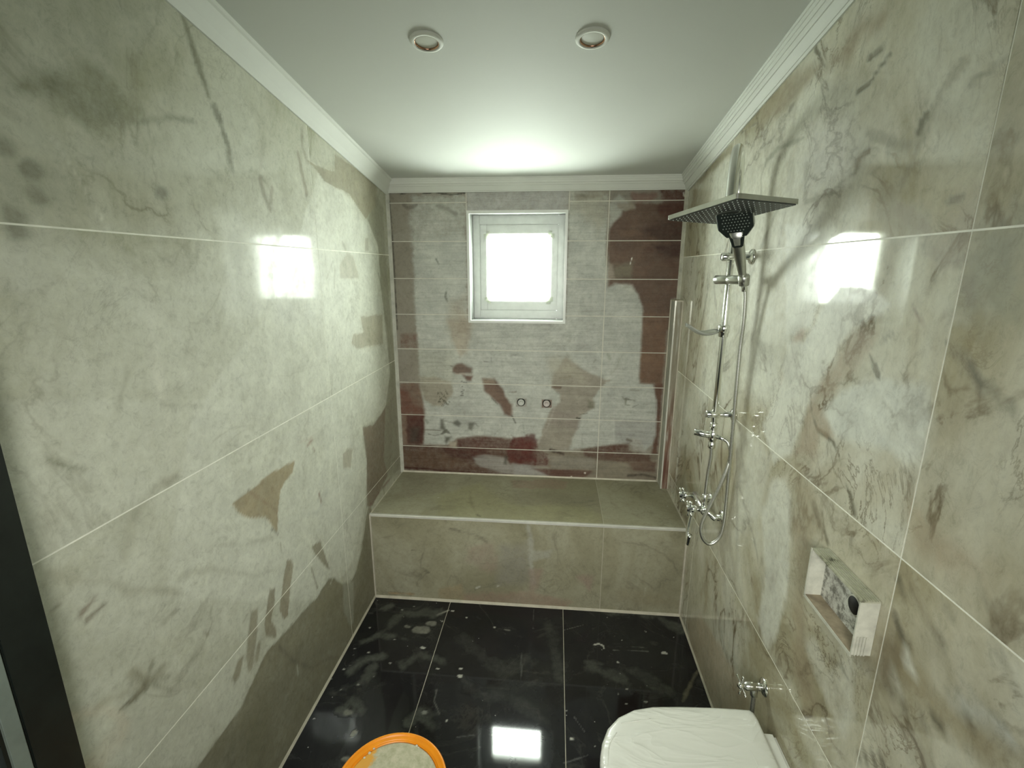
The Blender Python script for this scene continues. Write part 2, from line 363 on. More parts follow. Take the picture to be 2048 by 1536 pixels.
  ('poly',[(1.395,0.749),(1.455,0.744),(1.493,0.667),(1.419,0.678)],(0.42,0.4,0.35),0.6,1.1,2,0,0),
  ('line',[(1.137,0.528),(1.139,0.525)],(0.7,0.65,0.55),1,0.2,0.2,0.9,0),
  ('line',[(1.056,0.499),(1.057,0.499)],(0.7,0.65,0.55),1,0.2,0.2,0.8,0),
  ('poly',[(0.923,1.076),(0.932,1.131),(1.001,1.232),(1.054,1.2),(1.107,1.161),(1.2,1.123),(1.259,1.104),(1.203,1.056),(1.172,1.0),(1.172,0.935),(1.091,0.88),(1.08,0.809),(1.037,0.671),(0.846,0.693),(0.891,0.839),(0.918,0.91),(0.975,0.967),(0.968,1.016),(0.927,1.049)],(0.3,0.27,0.215),0.92,1.1,1,0,0),
  ('poly',[(0.884,1.23),(1.014,1.233),(1.094,1.168),(1.11,1.094),(0.926,1.09)],(0.38,0.36,0.28),0.6,3,3,0,0),
  ('poly',[(0.929,0.938),(1.104,0.88),(1.08,0.802),(0.911,0.839)],(0.27,0.235,0.2),0.6,1.1,2,0,0),
  ('poly',[(1.14,0.986),(1.18,0.973),(1.175,0.935),(1.142,0.937)],(0.15,0.15,0.1),0.6,1.1,1,0,0),
  ('line',[(0.93,1.056),(0.973,1.055)],(0.146,0.096,0.065),0.8,0.5,0.8,1.8,0),
  ('line',[(0.965,1.114),(1.018,1.116),(1.034,1.123)],(0.25,0.22,0.16),0.6,0.5,0.5,0.9,0),
  ('line',[(0.922,0.98),(0.943,0.925),(0.905,0.803),(0.845,0.708)],(0.42,0.39,0.33),0.6,0.8,0.8,1,0),
  ('line',[(1.097,0.894),(1.14,0.906)],(0.1,0.1,0.07),0.8,0.3,0.8,0.6,0),
  ('line',[(1.078,0.873),(1.095,0.869)],(0.06,0.06,0.04),0.9,0.3,0.5,0.8,0),
  ('line',[(1.112,0.767),(1.114,0.703)],(0.3,0.3,0.26),0.6,0.4,0.6,0.9,0),
  ('line',[(1.328,1.011),(1.355,0.991),(1.354,0.964),(1.377,0.958)],(0.2,0.21,0.16),0.8,0.4,0.8,0.7,0),
  ('line',[(1.355,0.998),(1.407,0.985)],(0.13,0.13,0.1),0.8,0.5,1,1,0),
  ('line',[(1.397,0.948),(1.428,0.966)],(0.15,0.16,0.12),0.8,0.3,0.8,0.7,0),
  ('line',[(1.378,1.052),(1.423,1.049)],(0.25,0.25,0.2),0.6,0.4,0.6,1,0),
  ('line',[(1.376,0.748),(1.399,0.742)],(0.15,0.13,0.1),0.8,0.4,1,1.4,0),
  ('line',[(1.239,1.256),(1.253,1.23)],(0.27,0.28,0.22),0.6,0.5,0.5,1.4,0),
  ('line',[(1.304,1.231),(1.294,1.178),(1.263,1.144)],(0.35,0.35,0.29),0.5,0.6,0.5,1.3,0),
  ('line',[(0.798,1.307),(0.87,1.309),(0.927,1.343)],(0.33,0.33,0.29),0.5,0.5,0.5,0.9,0),
  ('line',[(0.989,1.337),(1.024,1.325)],(0.33,0.33,0.28),0.6,0.4,1,1,0),
  ('line',[(1.052,1.266),(1.102,1.3)],(0.38,0.38,0.33),0.5,0.6,0.5,1,0),
  ('line',[(1.158,1.199),(1.17,1.222)],(0.28,0.28,0.23),0.6,0.3,0.5,0.6,0),
  ('line',[(1.529,0.996),(1.533,0.886)],(0.5,0.5,0.46),0.6,0.3,0.3,0.6,0),
  ('line',[(1.291,0.907),(1.3,0.738)],(0.56,0.57,0.52),0.45,0.4,0.3,0.8,0),
  ('poly',[(0.518,1.098),(0.594,1.093),(0.639,1.04),(0.656,0.987),(0.695,0.944),(0.692,0.87),(0.646,0.882),(0.619,0.941),(0.573,0.985),(0.531,1.024)],(0.146,0.085,0.058),0.95,1.1,0.8,0,0),
  ('poly',[(0.518,1.101),(0.591,1.106),(0.594,1.066),(0.521,1.068)],(0.29,0.24,0.18),0.7,1.1,1,0,0),
  ('line',[(0.573,0.981),(0.606,0.945)],(0.1,0.09,0.07),0.7,0.3,0.6,0.6,0),
  ('line',[(0.692,0.878),(0.715,0.831)],(0.1,0.1,0.08),0.8,0.3,0.6,0.6,0),
  ('line',[(0.679,1.022),(0.718,1.023)],(0.2,0.17,0.13),0.8,0.3,0.6,0.6,0),
  ('poly',[(0.338,1.164),(0.398,1.188),(0.46,1.16),(0.456,1.13),(0.364,1.126),(0.341,1.134)],(0.138,0.081,0.056),0.9,1.1,1.5,0,0),
  ('line',[(0.332,1.17),(0.358,1.164)],(0.12,0.12,0.09),0.8,0.3,0.8,0.7,0),
  ('line',[(0.357,1.122),(0.41,1.125),(0.463,1.122)],(0.45,0.4,0.33),0.8,0.2,0.5,0.5,0),
  ('poly',[(0.403,1.117),(0.463,1.115),(0.452,1.082),(0.426,1.086)],(0.138,0.07,0.05),0.95,1.1,0.8,0,0),
  ('line',[(0.309,0.946),(0.313,0.941)],(0.08,0.08,0.05),0.85,0.2,0.3,0.45,0),
  ('line',[(0.258,0.967),(0.262,0.962)],(0.08,0.08,0.05),0.85,0.2,0.3,0.45,0),
  ('line',[(0.26,1.012),(0.264,1.007)],(0.08,0.08,0.05),0.85,0.2,0.3,0.45,0),
  ('line',[(0.29,0.947),(0.294,0.942)],(0.08,0.08,0.05),0.85,0.2,0.3,0.45,0),
  ('line',[(0.304,0.939),(0.308,0.934)],(0.08,0.08,0.05),0.85,0.2,0.3,0.45,0),
  ('line',[(0.267,1.008),(0.271,1.002)],(0.08,0.08,0.05),0.85,0.2,0.3,0.45,0),
  ('line',[(0.278,0.985),(0.282,0.98)],(0.08,0.08,0.05),0.85,0.2,0.3,0.45,0),
  ('line',[(0.287,0.98),(0.291,0.974)],(0.08,0.08,0.05),0.85,0.2,0.3,0.45,0),
  ('line',[(0.277,0.966),(0.28,0.96)],(0.08,0.08,0.05),0.85,0.2,0.3,0.45,0),
  ('line',[(0.278,0.956),(0.282,0.95)],(0.08,0.08,0.05),0.85,0.2,0.3,0.45,0),
  ('line',[(0.26,0.952),(0.264,0.947)],(0.08,0.08,0.05),0.85,0.2,0.3,0.45,0),
  ('line',[(0.247,0.95),(0.251,0.945)],(0.08,0.08,0.05),0.85,0.2,0.3,0.45,0),
  ('line',[(0.269,0.974),(0.273,0.968)],(0.08,0.08,0.05),0.85,0.2,0.3,0.45,0),
  ('line',[(0.282,0.94),(0.285,0.935)],(0.08,0.08,0.05),0.85,0.2,0.3,0.45,0),
  ('line',[(0.253,0.955),(0.257,0.949)],(0.08,0.08,0.05),0.85,0.2,0.3,0.45,0),
  ('line',[(0.295,0.943),(0.299,0.938)],(0.08,0.08,0.05),0.85,0.2,0.3,0.45,0),
  ('line',[(0.314,0.954),(0.318,0.948)],(0.08,0.08,0.05),0.85,0.2,0.3,0.45,0),
  ('line',[(0.252,0.952),(0.256,0.946)],(0.08,0.08,0.05),0.85,0.2,0.3,0.45,0),
  ('line',[(0.298,0.937),(0.301,0.932)],(0.08,0.08,0.05),0.85,0.2,0.3,0.45,0),
  ('line',[(0.269,0.928),(0.273,0.922)],(0.08,0.08,0.05),0.85,0.2,0.3,0.45,0),
  ('line',[(0.303,1.003),(0.306,0.998)],(0.08,0.08,0.05),0.85,0.2,0.3,0.45,0),
  ('line',[(0.293,0.952),(0.297,0.946)],(0.08,0.08,0.05),0.85,0.2,0.3,0.45,0),
  ('line',[(0.249,1.009),(0.253,1.004)],(0.08,0.08,0.05),0.85,0.2,0.3,0.45,0),
  ('line',[(0.285,0.988),(0.289,0.983)],(0.08,0.08,0.05),0.85,0.2,0.3,0.45,0),
  ('line',[(0.285,0.994),(0.289,0.988)],(0.08,0.08,0.05),0.85,0.2,0.3,0.45,0),
  ('line',[(0.246,1.001),(0.25,0.995)],(0.08,0.08,0.05),0.85,0.2,0.3,0.45,0),
  ('line',[(0.286,0.959),(0.29,0.953)],(0.08,0.08,0.05),0.85,0.2,0.3,0.45,0),
  ('line',[(0.283,0.963),(0.287,0.958)],(0.08,0.08,0.05),0.85,0.2,0.3,0.45,0),
  ('line',[(0.284,0.946),(0.288,0.941)],(0.08,0.08,0.05),0.85,0.2,0.3,0.45,0),
  ('line',[(0.297,1.014),(0.301,1.009)],(0.08,0.08,0.05),0.85,0.2,0.3,0.45,0),
  ('line',[(0.293,0.98),(0.297,0.974)],(0.08,0.08,0.05),0.85,0.2,0.3,0.45,0),
  ('line',[(0.257,0.983),(0.261,0.978)],(0.08,0.08,0.05),0.85,0.2,0.3,0.45,0),
  ('line',[(0.276,0.933),(0.28,0.927)],(0.08,0.08,0.05),0.85,0.2,0.3,0.45,0),
  ('line',[(0.272,1.0),(0.276,0.994)],(0.08,0.08,0.05),0.85,0.2,0.3,0.45,0),
  ('line',[(0.294,1.021),(0.298,1.016)],(0.08,0.08,0.05),0.85,0.2,0.3,0.45,0),
  ('line',[(0.273,0.968),(0.277,0.962)],(0.08,0.08,0.05),0.85,0.2,0.3,0.45,0),
  ('line',[(0.262,0.973),(0.265,0.967)],(0.08,0.08,0.05),0.85,0.2,0.3,0.45,0),
  ('line',[(0.394,1.078),(0.404,1.076)],(0.05,0.05,0.04),0.9,0.2,0.4,0.5,0),
  ('line',[(0.408,1.072),(0.426,1.07)],(0.05,0.05,0.04),0.9,0.2,0.4,0.5,0),
  ('line',[(0.396,1.048),(0.4,1.046)],(0.05,0.05,0.04),0.9,0.2,0.4,0.5,0),
  ('line',[(0.397,1.028),(0.408,1.026)],(0.05,0.05,0.04),0.9,0.2,0.4,0.5,0),
  ('line',[(0.389,1.014),(0.402,1.012)],(0.05,0.05,0.04),0.9,0.2,0.4,0.5,0),
  ('line',[(0.393,1.004),(0.401,1.002)],(0.05,0.05,0.04),0.9,0.2,0.4,0.5,0),
  ('line',[(0.388,0.993),(0.402,0.992)],(0.05,0.05,0.04),0.9,0.2,0.4,0.5,0),
  ('poly',[(0.255,0.848),(0.278,0.842),(0.286,0.768),(0.252,0.777)],(0.11,0.11,0.085),0.85,1.1,1.2,0,0),
  ('poly',[(0.322,0.822),(0.363,0.837),(0.383,0.817),(0.369,0.797),(0.335,0.808)],(0.1,0.1,0.08),0.85,1.1,1.2,0,0),
  ('poly',[(0.431,0.825),(0.464,0.823),(0.45,0.773),(0.43,0.783)],(0.13,0.13,0.1),0.85,1.1,1,0,0),
  ('line',[(0.471,0.819),(0.491,0.799)],(0.2,0.2,0.17),0.7,0.5,1,1,0),
  ('line',[(0.409,0.772),(0.429,0.772)],(0.2,0.2,0.17),0.7,0.5,1,0.6,0),
  ('line',[(0.288,0.831),(0.322,0.822)],(0.2,0.2,0.17),0.7,0.5,1,0.6,0),
  ('line',[(0.156,0.77),(0.211,0.771),(0.286,0.764)],(0.13,0.12,0.09),0.8,0.3,0.5,0.6,0),
  ('line',[(0.182,0.743),(0.223,0.733),(0.265,0.749),(0.293,0.768),(0.32,0.747)],(0.1,0.1,0.075),0.8,0.4,1.5,0.9,0),
  ('poly',[(0.282,0.732),(0.326,0.733),(0.305,0.697),(0.29,0.678),(0.274,0.696)],(0.08,0.08,0.055),0.85,1.1,1.2,0,0),
  ('poly',[(0.305,0.701),(0.353,0.699),(0.358,0.652),(0.307,0.668)],(0.4,0.36,0.28),0.9,1.1,1,0,0),
  ('line',[(0.165,0.835),(0.178,0.817)],(0.2,0.22,0.18),0.6,0.5,1,1.4,0),
  ('line',[(0.624,0.817),(0.625,0.796)],(0.75,0.75,0.68),1,0.1,0.1,0.4,0),
  ('line',[(0.529,1.201),(0.562,1.198)],(0.2,0.2,0.17),0.7,0.3,1,0.6,0),
  ('line',[(0.572,1.224),(0.572,1.198)],(0.3,0.3,0.27),0.7,0.3,1,0.6,0),
  ('line',[(0.685,1.233),(0.73,1.247)],(0.33,0.33,0.3),0.6,0.3,1,0.7,0),
  ('line',[(0.412,1.228),(0.471,1.216)],(0.36,0.35,0.3),0.5,0.5,1,1,0),
  ('line',[(0.551,0.773),(0.592,0.76)],(0.3,0.3,0.26),0.6,0.5,1,0.8,0),
  ('line',[(0.758,0.832),(0.772,0.749)],(0.3,0.32,0.28),0.6,0.4,1,0.7,0),
  ('poly',[(0.648,0.613),(0.665,0.61),(0.658,0.562),(0.648,0.566)],(0.06,0.055,0.04),0.8,1.1,1,0,0),
  ('poly',[(0.692,0.92),(0.699,0.879),(0.685,0.885)],(0.35,0.3,0.25),0.7,1.1,1,0,0),
 ],
 'L': [
  ('poly',[(0.696,1.796),(1.177,1.809),(1.473,1.98),(1.859,2.116),(2.219,2.058),(2.514,1.924),(2.54,1.755),(2.529,1.354),(2.511,1.011),(0.636,1.526)],(0.74,0.755,0.665),0.4,6,4,0,0),
  ('poly',[(1.734,1.834),(1.937,2.088),(2.261,2.034),(2.388,1.97),(2.533,1.897),(2.552,1.764),(2.57,1.484),(2.607,1.147),(2.558,1.004),(2.427,0.924),(2.206,0.963),(2.161,0.918),(2.203,0.729),(2.138,0.582),(1.955,0.369),(1.681,0.36),(0.931,0.939),(1.116,1.358),(1.58,1.633)],(0.74,0.755,0.665),0.62,1.0,1,0,0),
  ('poly',[(2.17,0.97),(2.198,0.781),(2.139,0.545),(2.046,0.373),(1.943,0.283),(1.82,0.333),(1.742,0.426),(1.614,0.428),(1.373,0.464),(1.273,0.475),(1.122,0.412),(0.938,0.408),(0.546,0.912),(0.679,1.514),(2.193,1.098)],(0.74,0.755,0.665),0.45,0.5,0.6,0,0),
  ('poly',[(0.932,0.415),(1.122,0.411),(1.202,0.448),(1.274,0.479),(1.373,0.46),(1.521,0.445),(1.614,0.428),(1.711,0.442),(1.762,0.409),(1.821,0.336),(1.901,0.281),(1.972,0.289),(2.06,0.364),(2.128,0.484),(2.174,0.527),(2.213,0.506),(2.188,-0.025),(1.235,-0.0),(1.223,-0.027),(0.895,0.411)],(0.225,0.205,0.135),0.97,0.4,0.7,0,0),
  ('poly',[(1.133,0.381),(1.497,0.324),(1.671,0.171),(1.407,0.136),(1.004,0.265),(0.915,0.384)],(0.19,0.175,0.12),0.575,5,4,0,0),
  ('poly',[(1.831,0.325),(1.939,0.26),(1.924,0.178),(1.902,0.062),(1.863,0.074),(1.815,0.199)],(0.42,0.42,0.35),0.6,0.8,1,0,0),
  ('line',[(1.337,0.436),(1.407,0.309),(1.523,0.165),(1.636,0.105),(1.736,0.017)],(0.11,0.09,0.06),0.69,0.6,0.8,1,0),
  ('line',[(1.425,0.271),(1.422,0.23)],(0.5,0.5,0.42),0.7,0.2,0.3,0.5,0),
  ('poly',[(2.178,0.964),(2.306,0.931),(2.433,0.951),(2.514,0.982),(2.615,0.982),(2.567,0.704),(2.505,0.58),(2.231,0.511),(2.154,0.538),(2.198,0.781)],(0.2,0.145,0.1),0.95,0.6,0.8,0,0),
  ('line',[(2.505,0.535),(2.342,0.539),(2.2,0.527)],(0.17,0.07,0.05),0.69,0.8,0.8,1.5,0),
  ('line',[(2.505,0.929),(2.479,0.781),(2.37,0.696)],(0.13,0.08,0.06),0.69,0.8,0.8,1.2,0),
  ('poly',[(2.569,2.103),(2.653,2.041),(2.646,1.734),(2.69,1.338),(2.695,1.057),(2.688,0.691),(2.698,0.513),(2.48,0.553),(2.43,0.682),(2.504,0.968),(2.612,1.146),(2.591,1.418),(2.547,1.612),(2.544,1.839),(2.424,1.959)],(0.31,0.3,0.225),0.85,0.6,0.8,0,0),
  ('poly',[(1.851,2.123),(1.961,2.117),(2.088,2.121),(2.102,2.195),(2.592,2.157),(2.542,2.042),(2.399,1.962),(2.218,2.053),(1.995,2.065)],(0.345,0.315,0.225),0.92,0.3,0.6,0,0),
  ('line',[(1.841,2.218),(1.83,2.163),(1.859,2.116)],(0.3,0.27,0.2),0.69,0.8,0.8,2,0),
  ('line',[(1.796,2.129),(1.812,2.071),(1.832,1.998)],(0.34,0.31,0.24),0.8624999999999999,0.6,0.8,2.2,0),
  ('line',[(1.543,1.999),(1.554,1.954),(1.576,1.917)],(0.3,0.27,0.2),0.8049999999999999,0.6,0.8,2.4,0),
  ('line',[(1.604,1.985),(1.587,1.934)],(0.33,0.3,0.23),0.69,0.6,0.8,1.4,0),
  ('line',[(1.58,2.113),(1.551,2.038)],(0.38,0.36,0.28),0.5,1,1,2,0),
  ('line',[(1.288,2.335),(1.302,2.302),(1.322,2.245),(1.346,2.174)],(0.2,0.2,0.13),0.8624999999999999,0.7,0.9,2.0,0),
  ('line',[(1.361,2.153),(1.38,2.12),(1.402,2.065),(1.404,2.003)],(0.2,0.2,0.145),0.8,0.6,1,2.2,0),
  ('line',[(1.402,2.01),(1.413,1.956)],(0.58,0.58,0.48),0.5,0.6,1,1,0),
  ('poly',[(0.796,2.173),(1.236,2.397),(1.16,2.248),(1.044,2.133),(0.927,2.133),(0.769,1.974)],(0.33,0.335,0.25),0.69,10,6,0,0),
  ('poly',[(0.767,1.896),(0.878,1.909),(0.934,1.862),(0.857,1.811),(0.746,1.8)],(0.33,0.335,0.25),0.575,6,5,0,0),
  ('poly',[(0.889,2.085),(0.992,2.127),(1.053,2.116),(1.093,2.063),(1.002,1.991),(0.968,1.994),(0.916,2.017),(0.843,2.032)],(0.22,0.225,0.135),0.8,2.5,3,0,0),
  ('line',[(0.836,1.895),(0.842,1.895)],(0.19,0.19,0.13),0.8049999999999999,1,1.5,3.5,0),
  ('line',[(0.833,1.852),(0.84,1.852)],(0.19,0.19,0.13),0.8049999999999999,1,1.5,3,0),
  ('line',[(0.793,1.813),(0.799,1.813)],(0.19,0.19,0.13),0.8049999999999999,1,1.5,2.6,0),
  ('line',[(0.79,1.789),(0.795,1.789)],(0.19,0.19,0.13),0.8049999999999999,1,1.5,2.6,0),
  ('line',[(0.801,1.923),(0.807,1.924)],(0.19,0.19,0.13),0.8049999999999999,1,1.5,3,0),
  ('line',[(1.126,1.9),(1.137,1.9)],(0.19,0.19,0.13),0.8049999999999999,1,1.5,2.4,0),
  ('line',[(0.798,1.97),(0.845,1.963),(0.896,1.947),(0.992,1.946),(1.097,1.951)],(0.52,0.53,0.43),0.5,1.5,1.5,3.5,0),
  ('line',[(0.796,1.962),(0.843,1.954),(0.882,1.928)],(0.52,0.53,0.43),0.4,1.5,1.5,3,0),
  ('line',[(0.89,1.961),(0.926,1.9),(0.961,1.829)],(0.66,0.66,0.56),0.75,0.2,0.2,0.5,0),
  ('line',[(0.955,1.83),(0.964,1.828)],(0.75,0.75,0.65),0.9,0.2,0.2,0.7,0),
  ('line',[(1.096,2.043),(1.193,2.08),(1.272,2.093)],(0.25,0.26,0.18),0.6325,0.6,0.8,0.9,0),
  ('line',[(1.04,1.685),(1.037,1.566),(1.029,1.418)],(0.64,0.64,0.55),0.45,1.5,1,2.6,0),
  ('line',[(1.024,1.54),(1.035,1.46),(1.036,1.349),(1.037,1.249)],(0.66,0.66,0.56),0.55,1.4,1,2.8,0),
  ('line',[(0.954,1.503),(0.922,1.45),(0.909,1.423)],(0.36,0.36,0.27),0.575,0.8,1,1,0),
  ('line',[(1.031,1.406),(1.152,1.368)],(0.38,0.38,0.3),0.5,0.8,1,1,0),
  ('line',[(0.757,1.379),(0.782,1.351),(0.816,1.331)],(0.28,0.28,0.2),0.69,0.4,1,0.7,0),
  ('poly',[(0.986,1.229),(1.036,1.227),(1.038,1.212),(0.997,1.202)],(0.33,0.31,0.23),0.69,1,1,0,0),
  ('line',[(0.983,1.216),(0.924,1.196),(0.88,1.159),(0.861,1.103)],(0.4,0.39,0.29),0.45,1.5,1,2,0),
  ('line',[(0.781,1.061),(0.747,1.047)],(0.24,0.19,0.14),0.8,0.5,0.6,1.1,0),
  ('line',[(0.793,1.033),(0.755,1.028)],(0.22,0.19,0.14),0.8,0.5,0.6,1.1,0),
  ('line',[(0.713,1.097),(0.699,1.093)],(0.3,0.28,0.2),0.69,0.5,0.6,1,0),
  ('poly',[(0.843,0.782),(0.854,0.759),(0.816,0.76),(0.777,0.776),(0.799,0.779)],(0.17,0.155,0.095),0.9,0.6,0.8,0,0),
  ('line',[(0.85,0.779),(0.898,0.778)],(0.28,0.27,0.19),0.69,0.8,1,0.8,0),
  ('line',[(0.85,0.779),(0.907,0.697)],(0.28,0.27,0.19),0.69,0.8,1,0.8,0),
  ('line',[(0.85,0.779),(0.874,0.817)],(0.28,0.27,0.19),0.69,0.8,1,0.8,0),
  ('line',[(0.85,0.779),(0.826,0.841)],(0.28,0.27,0.19),0.69,0.8,1,0.8,0),
  ('line',[(0.85,0.779),(0.907,0.738)],(0.28,0.27,0.19),0.69,0.8,1,0.8,0),
  ('line',[(0.85,0.779),(0.812,0.81)],(0.28,0.27,0.19),0.69,0.8,1,0.8,0),
  ('line',[(0.737,0.831),(0.761,0.823),(0.835,0.779)],(0.36,0.34,0.24),0.575,1,1,1.5,0),
  ('line',[(0.711,1.168),(0.763,1.113),(0.814,1.072),(0.851,1.024),(0.91,0.984),(1.012,0.892)],(0.37,0.36,0.27),0.55,0.8,1.5,1.2,0),
  ('line',[(0.956,0.887),(0.921,0.884)],(0.3,0.29,0.21),0.69,0.8,1,1.2,0),
  ('line',[(1.111,0.974),(1.241,0.902),(1.374,0.84)],(0.4,0.4,0.32),0.5,0.8,1.5,1.2,0),
  ('line',[(0.981,0.963),(1.08,0.926),(1.269,0.767),(1.398,0.709)],(0.4,0.4,0.32),0.45,0.8,1.5,1.2,0),
  ('poly',[(1.214,1.051),(1.3,1.052),(1.404,1.058),(1.562,1.044),(1.536,1.004),(1.486,0.994),(1.452,0.974),(1.424,0.906),(1.405,0.835),(1.373,0.899),(1.351,0.928),(1.261,0.977),(1.228,1.013)],(0.385,0.315,0.195),0.95,0.25,0.4,0,0),
  ('line',[(1.288,1.054),(1.318,1.022),(1.384,0.955),(1.417,0.91)],(0.28,0.2,0.13),0.69,0.3,0.6,0.6,0),
  ('line',[(1.214,1.051),(1.3,1.052)],(0.2,0.17,0.11),0.575,0.3,0.3,0.5,0),
  ('line',[(1.38,0.868),(1.409,0.831)],(0.12,0.11,0.08),0.8,0.3,0.5,0.7,0),
  ('line',[(1.416,0.791),(1.421,0.743)],(0.3,0.28,0.22),0.69,0.3,0.5,0.6,0),
  ('poly',[(1.44,0.707),(1.47,0.694),(1.471,0.659),(1.437,0.583),(1.41,0.504),(1.382,0.508),(1.363,0.562),(1.395,0.634),(1.416,0.677)],(0.29,0.25,0.17),0.92,0.3,0.6,0,0),
  ('poly',[(1.327,0.675),(1.355,0.658),(1.342,0.607),(1.312,0.565),(1.334,0.508),(1.324,0.482),(1.272,0.533),(1.272,0.57),(1.302,0.629)],(0.28,0.245,0.17),0.9,0.3,0.6,0,0),
  ('poly',[(1.223,0.674),(1.26,0.658),(1.231,0.56),(1.196,0.482),(1.175,0.485),(1.172,0.541),(1.202,0.621)],(0.3,0.27,0.19),0.8624999999999999,0.6,0.8,0,0),
  ('line',[(1.24,0.538),(1.218,0.494)],(0.3,0.27,0.19),0.8049999999999999,0.6,0.8,2,0),
  ('poly',[(1.14,0.567),(1.166,0.56),(1.14,0.51),(1.11,0.509),(1.105,0.532)],(0.28,0.25,0.17),0.85,0.5,0.6,0,0),
  ('line',[(1.211,0.675),(1.183,0.663)],(0.3,0.28,0.2),0.69,0.5,0.8,0.9,0),
  ('poly',[(1.608,0.659),(1.679,0.641),(1.692,0.597),(1.729,0.475),(1.707,0.497),(1.629,0.61)],(0.29,0.265,0.19),0.95,0.2,0.4,0,0),
  ('line',[(1.591,0.571),(1.62,0.462)],(0.29,0.27,0.2),0.85,0.3,0.5,1.2,0),
  ('poly',[(1.942,0.916),(1.993,0.919),(2.051,0.897),(2.031,0.88),(2.01,0.823),(1.937,0.849)],(0.4,0.37,0.28),0.8,0.4,0.7,0,0),
  ('line',[(1.651,1.066),(1.691,1.069)],(0.32,0.2,0.15),0.8049999999999999,0.3,0.6,0.9,0),
  ('line',[(1.696,1.039),(1.704,1.021)],(0.3,0.22,0.17),0.8049999999999999,0.3,0.6,0.7,0),
  ('line',[(1.705,0.837),(1.717,0.793)],(0.27,0.18,0.13),0.85,0.3,0.6,1.5,0),
  ('line',[(1.9,0.761),(1.93,0.761)],(0.7,0.7,0.6),0.8,0.2,0.2,0.5,0),
  ('line',[(1.727,0.407),(1.753,0.421)],(0.7,0.7,0.6),0.8,0.2,0.2,0.5,0),
  ('line',[(1.575,0.814),(1.679,0.768),(1.772,0.817),(1.689,0.816)],(0.5,0.52,0.47),0.5,1,1,1.5,0),
  ('line',[(0.818,0.835),(0.858,0.775),(0.899,0.763)],(0.33,0.31,0.22),0.69,1,1,1.5,0),
  ('line',[(1.034,0.758),(1.044,0.741)],(0.28,0.26,0.19),0.8049999999999999,0.5,1,1,0),
  ('line',[(0.954,0.883),(0.968,0.882)],(0.33,0.32,0.24),0.8049999999999999,0.5,1,1,0),
  ('line',[(1.149,0.914),(1.163,0.909)],(0.75,0.75,0.65),0.8,0.3,0.5,0.8,0),
  ('poly',[(2.069,1.745),(2.147,1.794),(2.215,1.783),(2.264,1.679),(2.057,1.683)],(0.45,0.43,0.335),0.8,0.6,0.8,0,0),
  ('poly',[(2.249,1.499),(2.547,1.486),(2.528,1.325),(2.313,1.343),(2.177,1.354),(2.126,1.389),(2.149,1.427),(2.271,1.423)],(0.42,0.39,0.29),0.85,0.4,0.6,0,0),
  ('poly',[(2.371,1.873),(2.417,1.875),(2.409,1.812),(2.363,1.81)],(0.4,0.38,0.3),0.8,0.4,0.5,0,0),
  ('line',[(2.001,1.756),(1.934,1.685)],(0.42,0.41,0.33),0.7,0.5,0.8,0.8,0),
  ('line',[(2.018,1.732),(1.997,1.647)],(0.42,0.41,0.33),0.7,0.5,0.8,0.8,0),
  ('line',[(2.52,1.704),(2.563,1.626)],(0.2,0.2,0.14),0.8,0.4,0.6,1,0),
  ('line',[(2.11,1.838),(2.14,1.809)],(0.38,0.37,0.3),0.7,0.5,1.2,1.5,0),
  ('line',[(1.935,1.952),(2.091,1.94),(2.312,1.942)],(0.68,0.69,0.6),0.6,0.8,1,1.5,0),
  ('line',[(1.887,1.37),(2.102,1.346),(2.429,1.312)],(0.72,0.72,0.63),0.6,0.6,1.5,1.2,0),
  ('line',[(1.804,2.084),(1.829,1.997)],(0.36,0.33,0.25),0.69,0.8,1,2,0),
  ('line',[(1.59,1.1),(1.695,1.079)],(0.5,0.42,0.35),0.5,0.6,1,0.8,0),
  ('poly',[(1.329,1.871),(1.624,1.853),(1.658,1.789),(1.875,1.682),(1.845,1.526),(1.27,1.585),(1.34,1.722)],(0.74,0.755,0.665),0.72,4,4,0,0),  # film patch and streak added to dull the window's reflection here
  ('line',[(1.621,1.837),(1.539,1.721),(1.534,1.624)],(0.74,0.755,0.665),0.7,1,2,4,0),
 ],
 'R': [
  ('poly',[(2.288,2.155),(2.021,2.176),(1.833,2.181),(1.656,2.221),(1.547,2.22),(1.436,2.204),(1.336,2.172),(1.274,2.129),(1.26,2.045),(1.207,1.99),(1.205,1.914),(1.167,1.845),(1.255,1.807),(1.294,1.748),(1.312,1.638),(1.362,1.578),(1.443,1.493),(1.45,1.345),(2.192,1.141),(2.346,1.992)],(0.74,0.75,0.665),0.62,5,3,0,0),
  ('poly',[(1.469,2.094),(1.353,2.075),(1.227,1.994),(1.249,1.933),(1.357,1.927),(1.499,2.003)],(0.58,0.58,0.55),0.5,6,3,0,0),
  ('poly',[(1.376,1.626),(1.326,1.643),(1.339,1.595),(1.384,1.503),(1.408,1.4),(1.447,1.391),(1.419,1.52)],(0.45,0.36,0.27),0.9099999999999999,1,1.5,0,0),
  ('poly',[(1.276,1.64),(1.222,1.69),(1.124,1.69),(1.039,1.657),(1.058,1.64),(1.121,1.617),(1.184,1.556),(1.227,1.471),(1.264,1.38),(1.414,1.336),(1.388,1.466),(1.32,1.576)],(0.74,0.75,0.665),0.97,1.0,1,0,0),
  ('poly',[(1.444,1.522),(1.214,1.556),(1.277,1.418),(1.292,1.346),(1.309,1.278),(1.331,1.218),(1.367,1.199),(1.425,1.149),(1.53,1.236),(1.444,1.4)],(0.74,0.75,0.665),0.9,1.0,1,0,0),
  ('poly',[(1.223,1.368),(1.15,1.45),(1.062,1.496),(0.968,1.518),(0.899,1.521),(0.877,1.464),(0.876,1.376),(0.943,1.371),(1.051,1.352),(1.14,1.332)],(0.72,0.745,0.675),0.92,1.4,1.5,0,0),
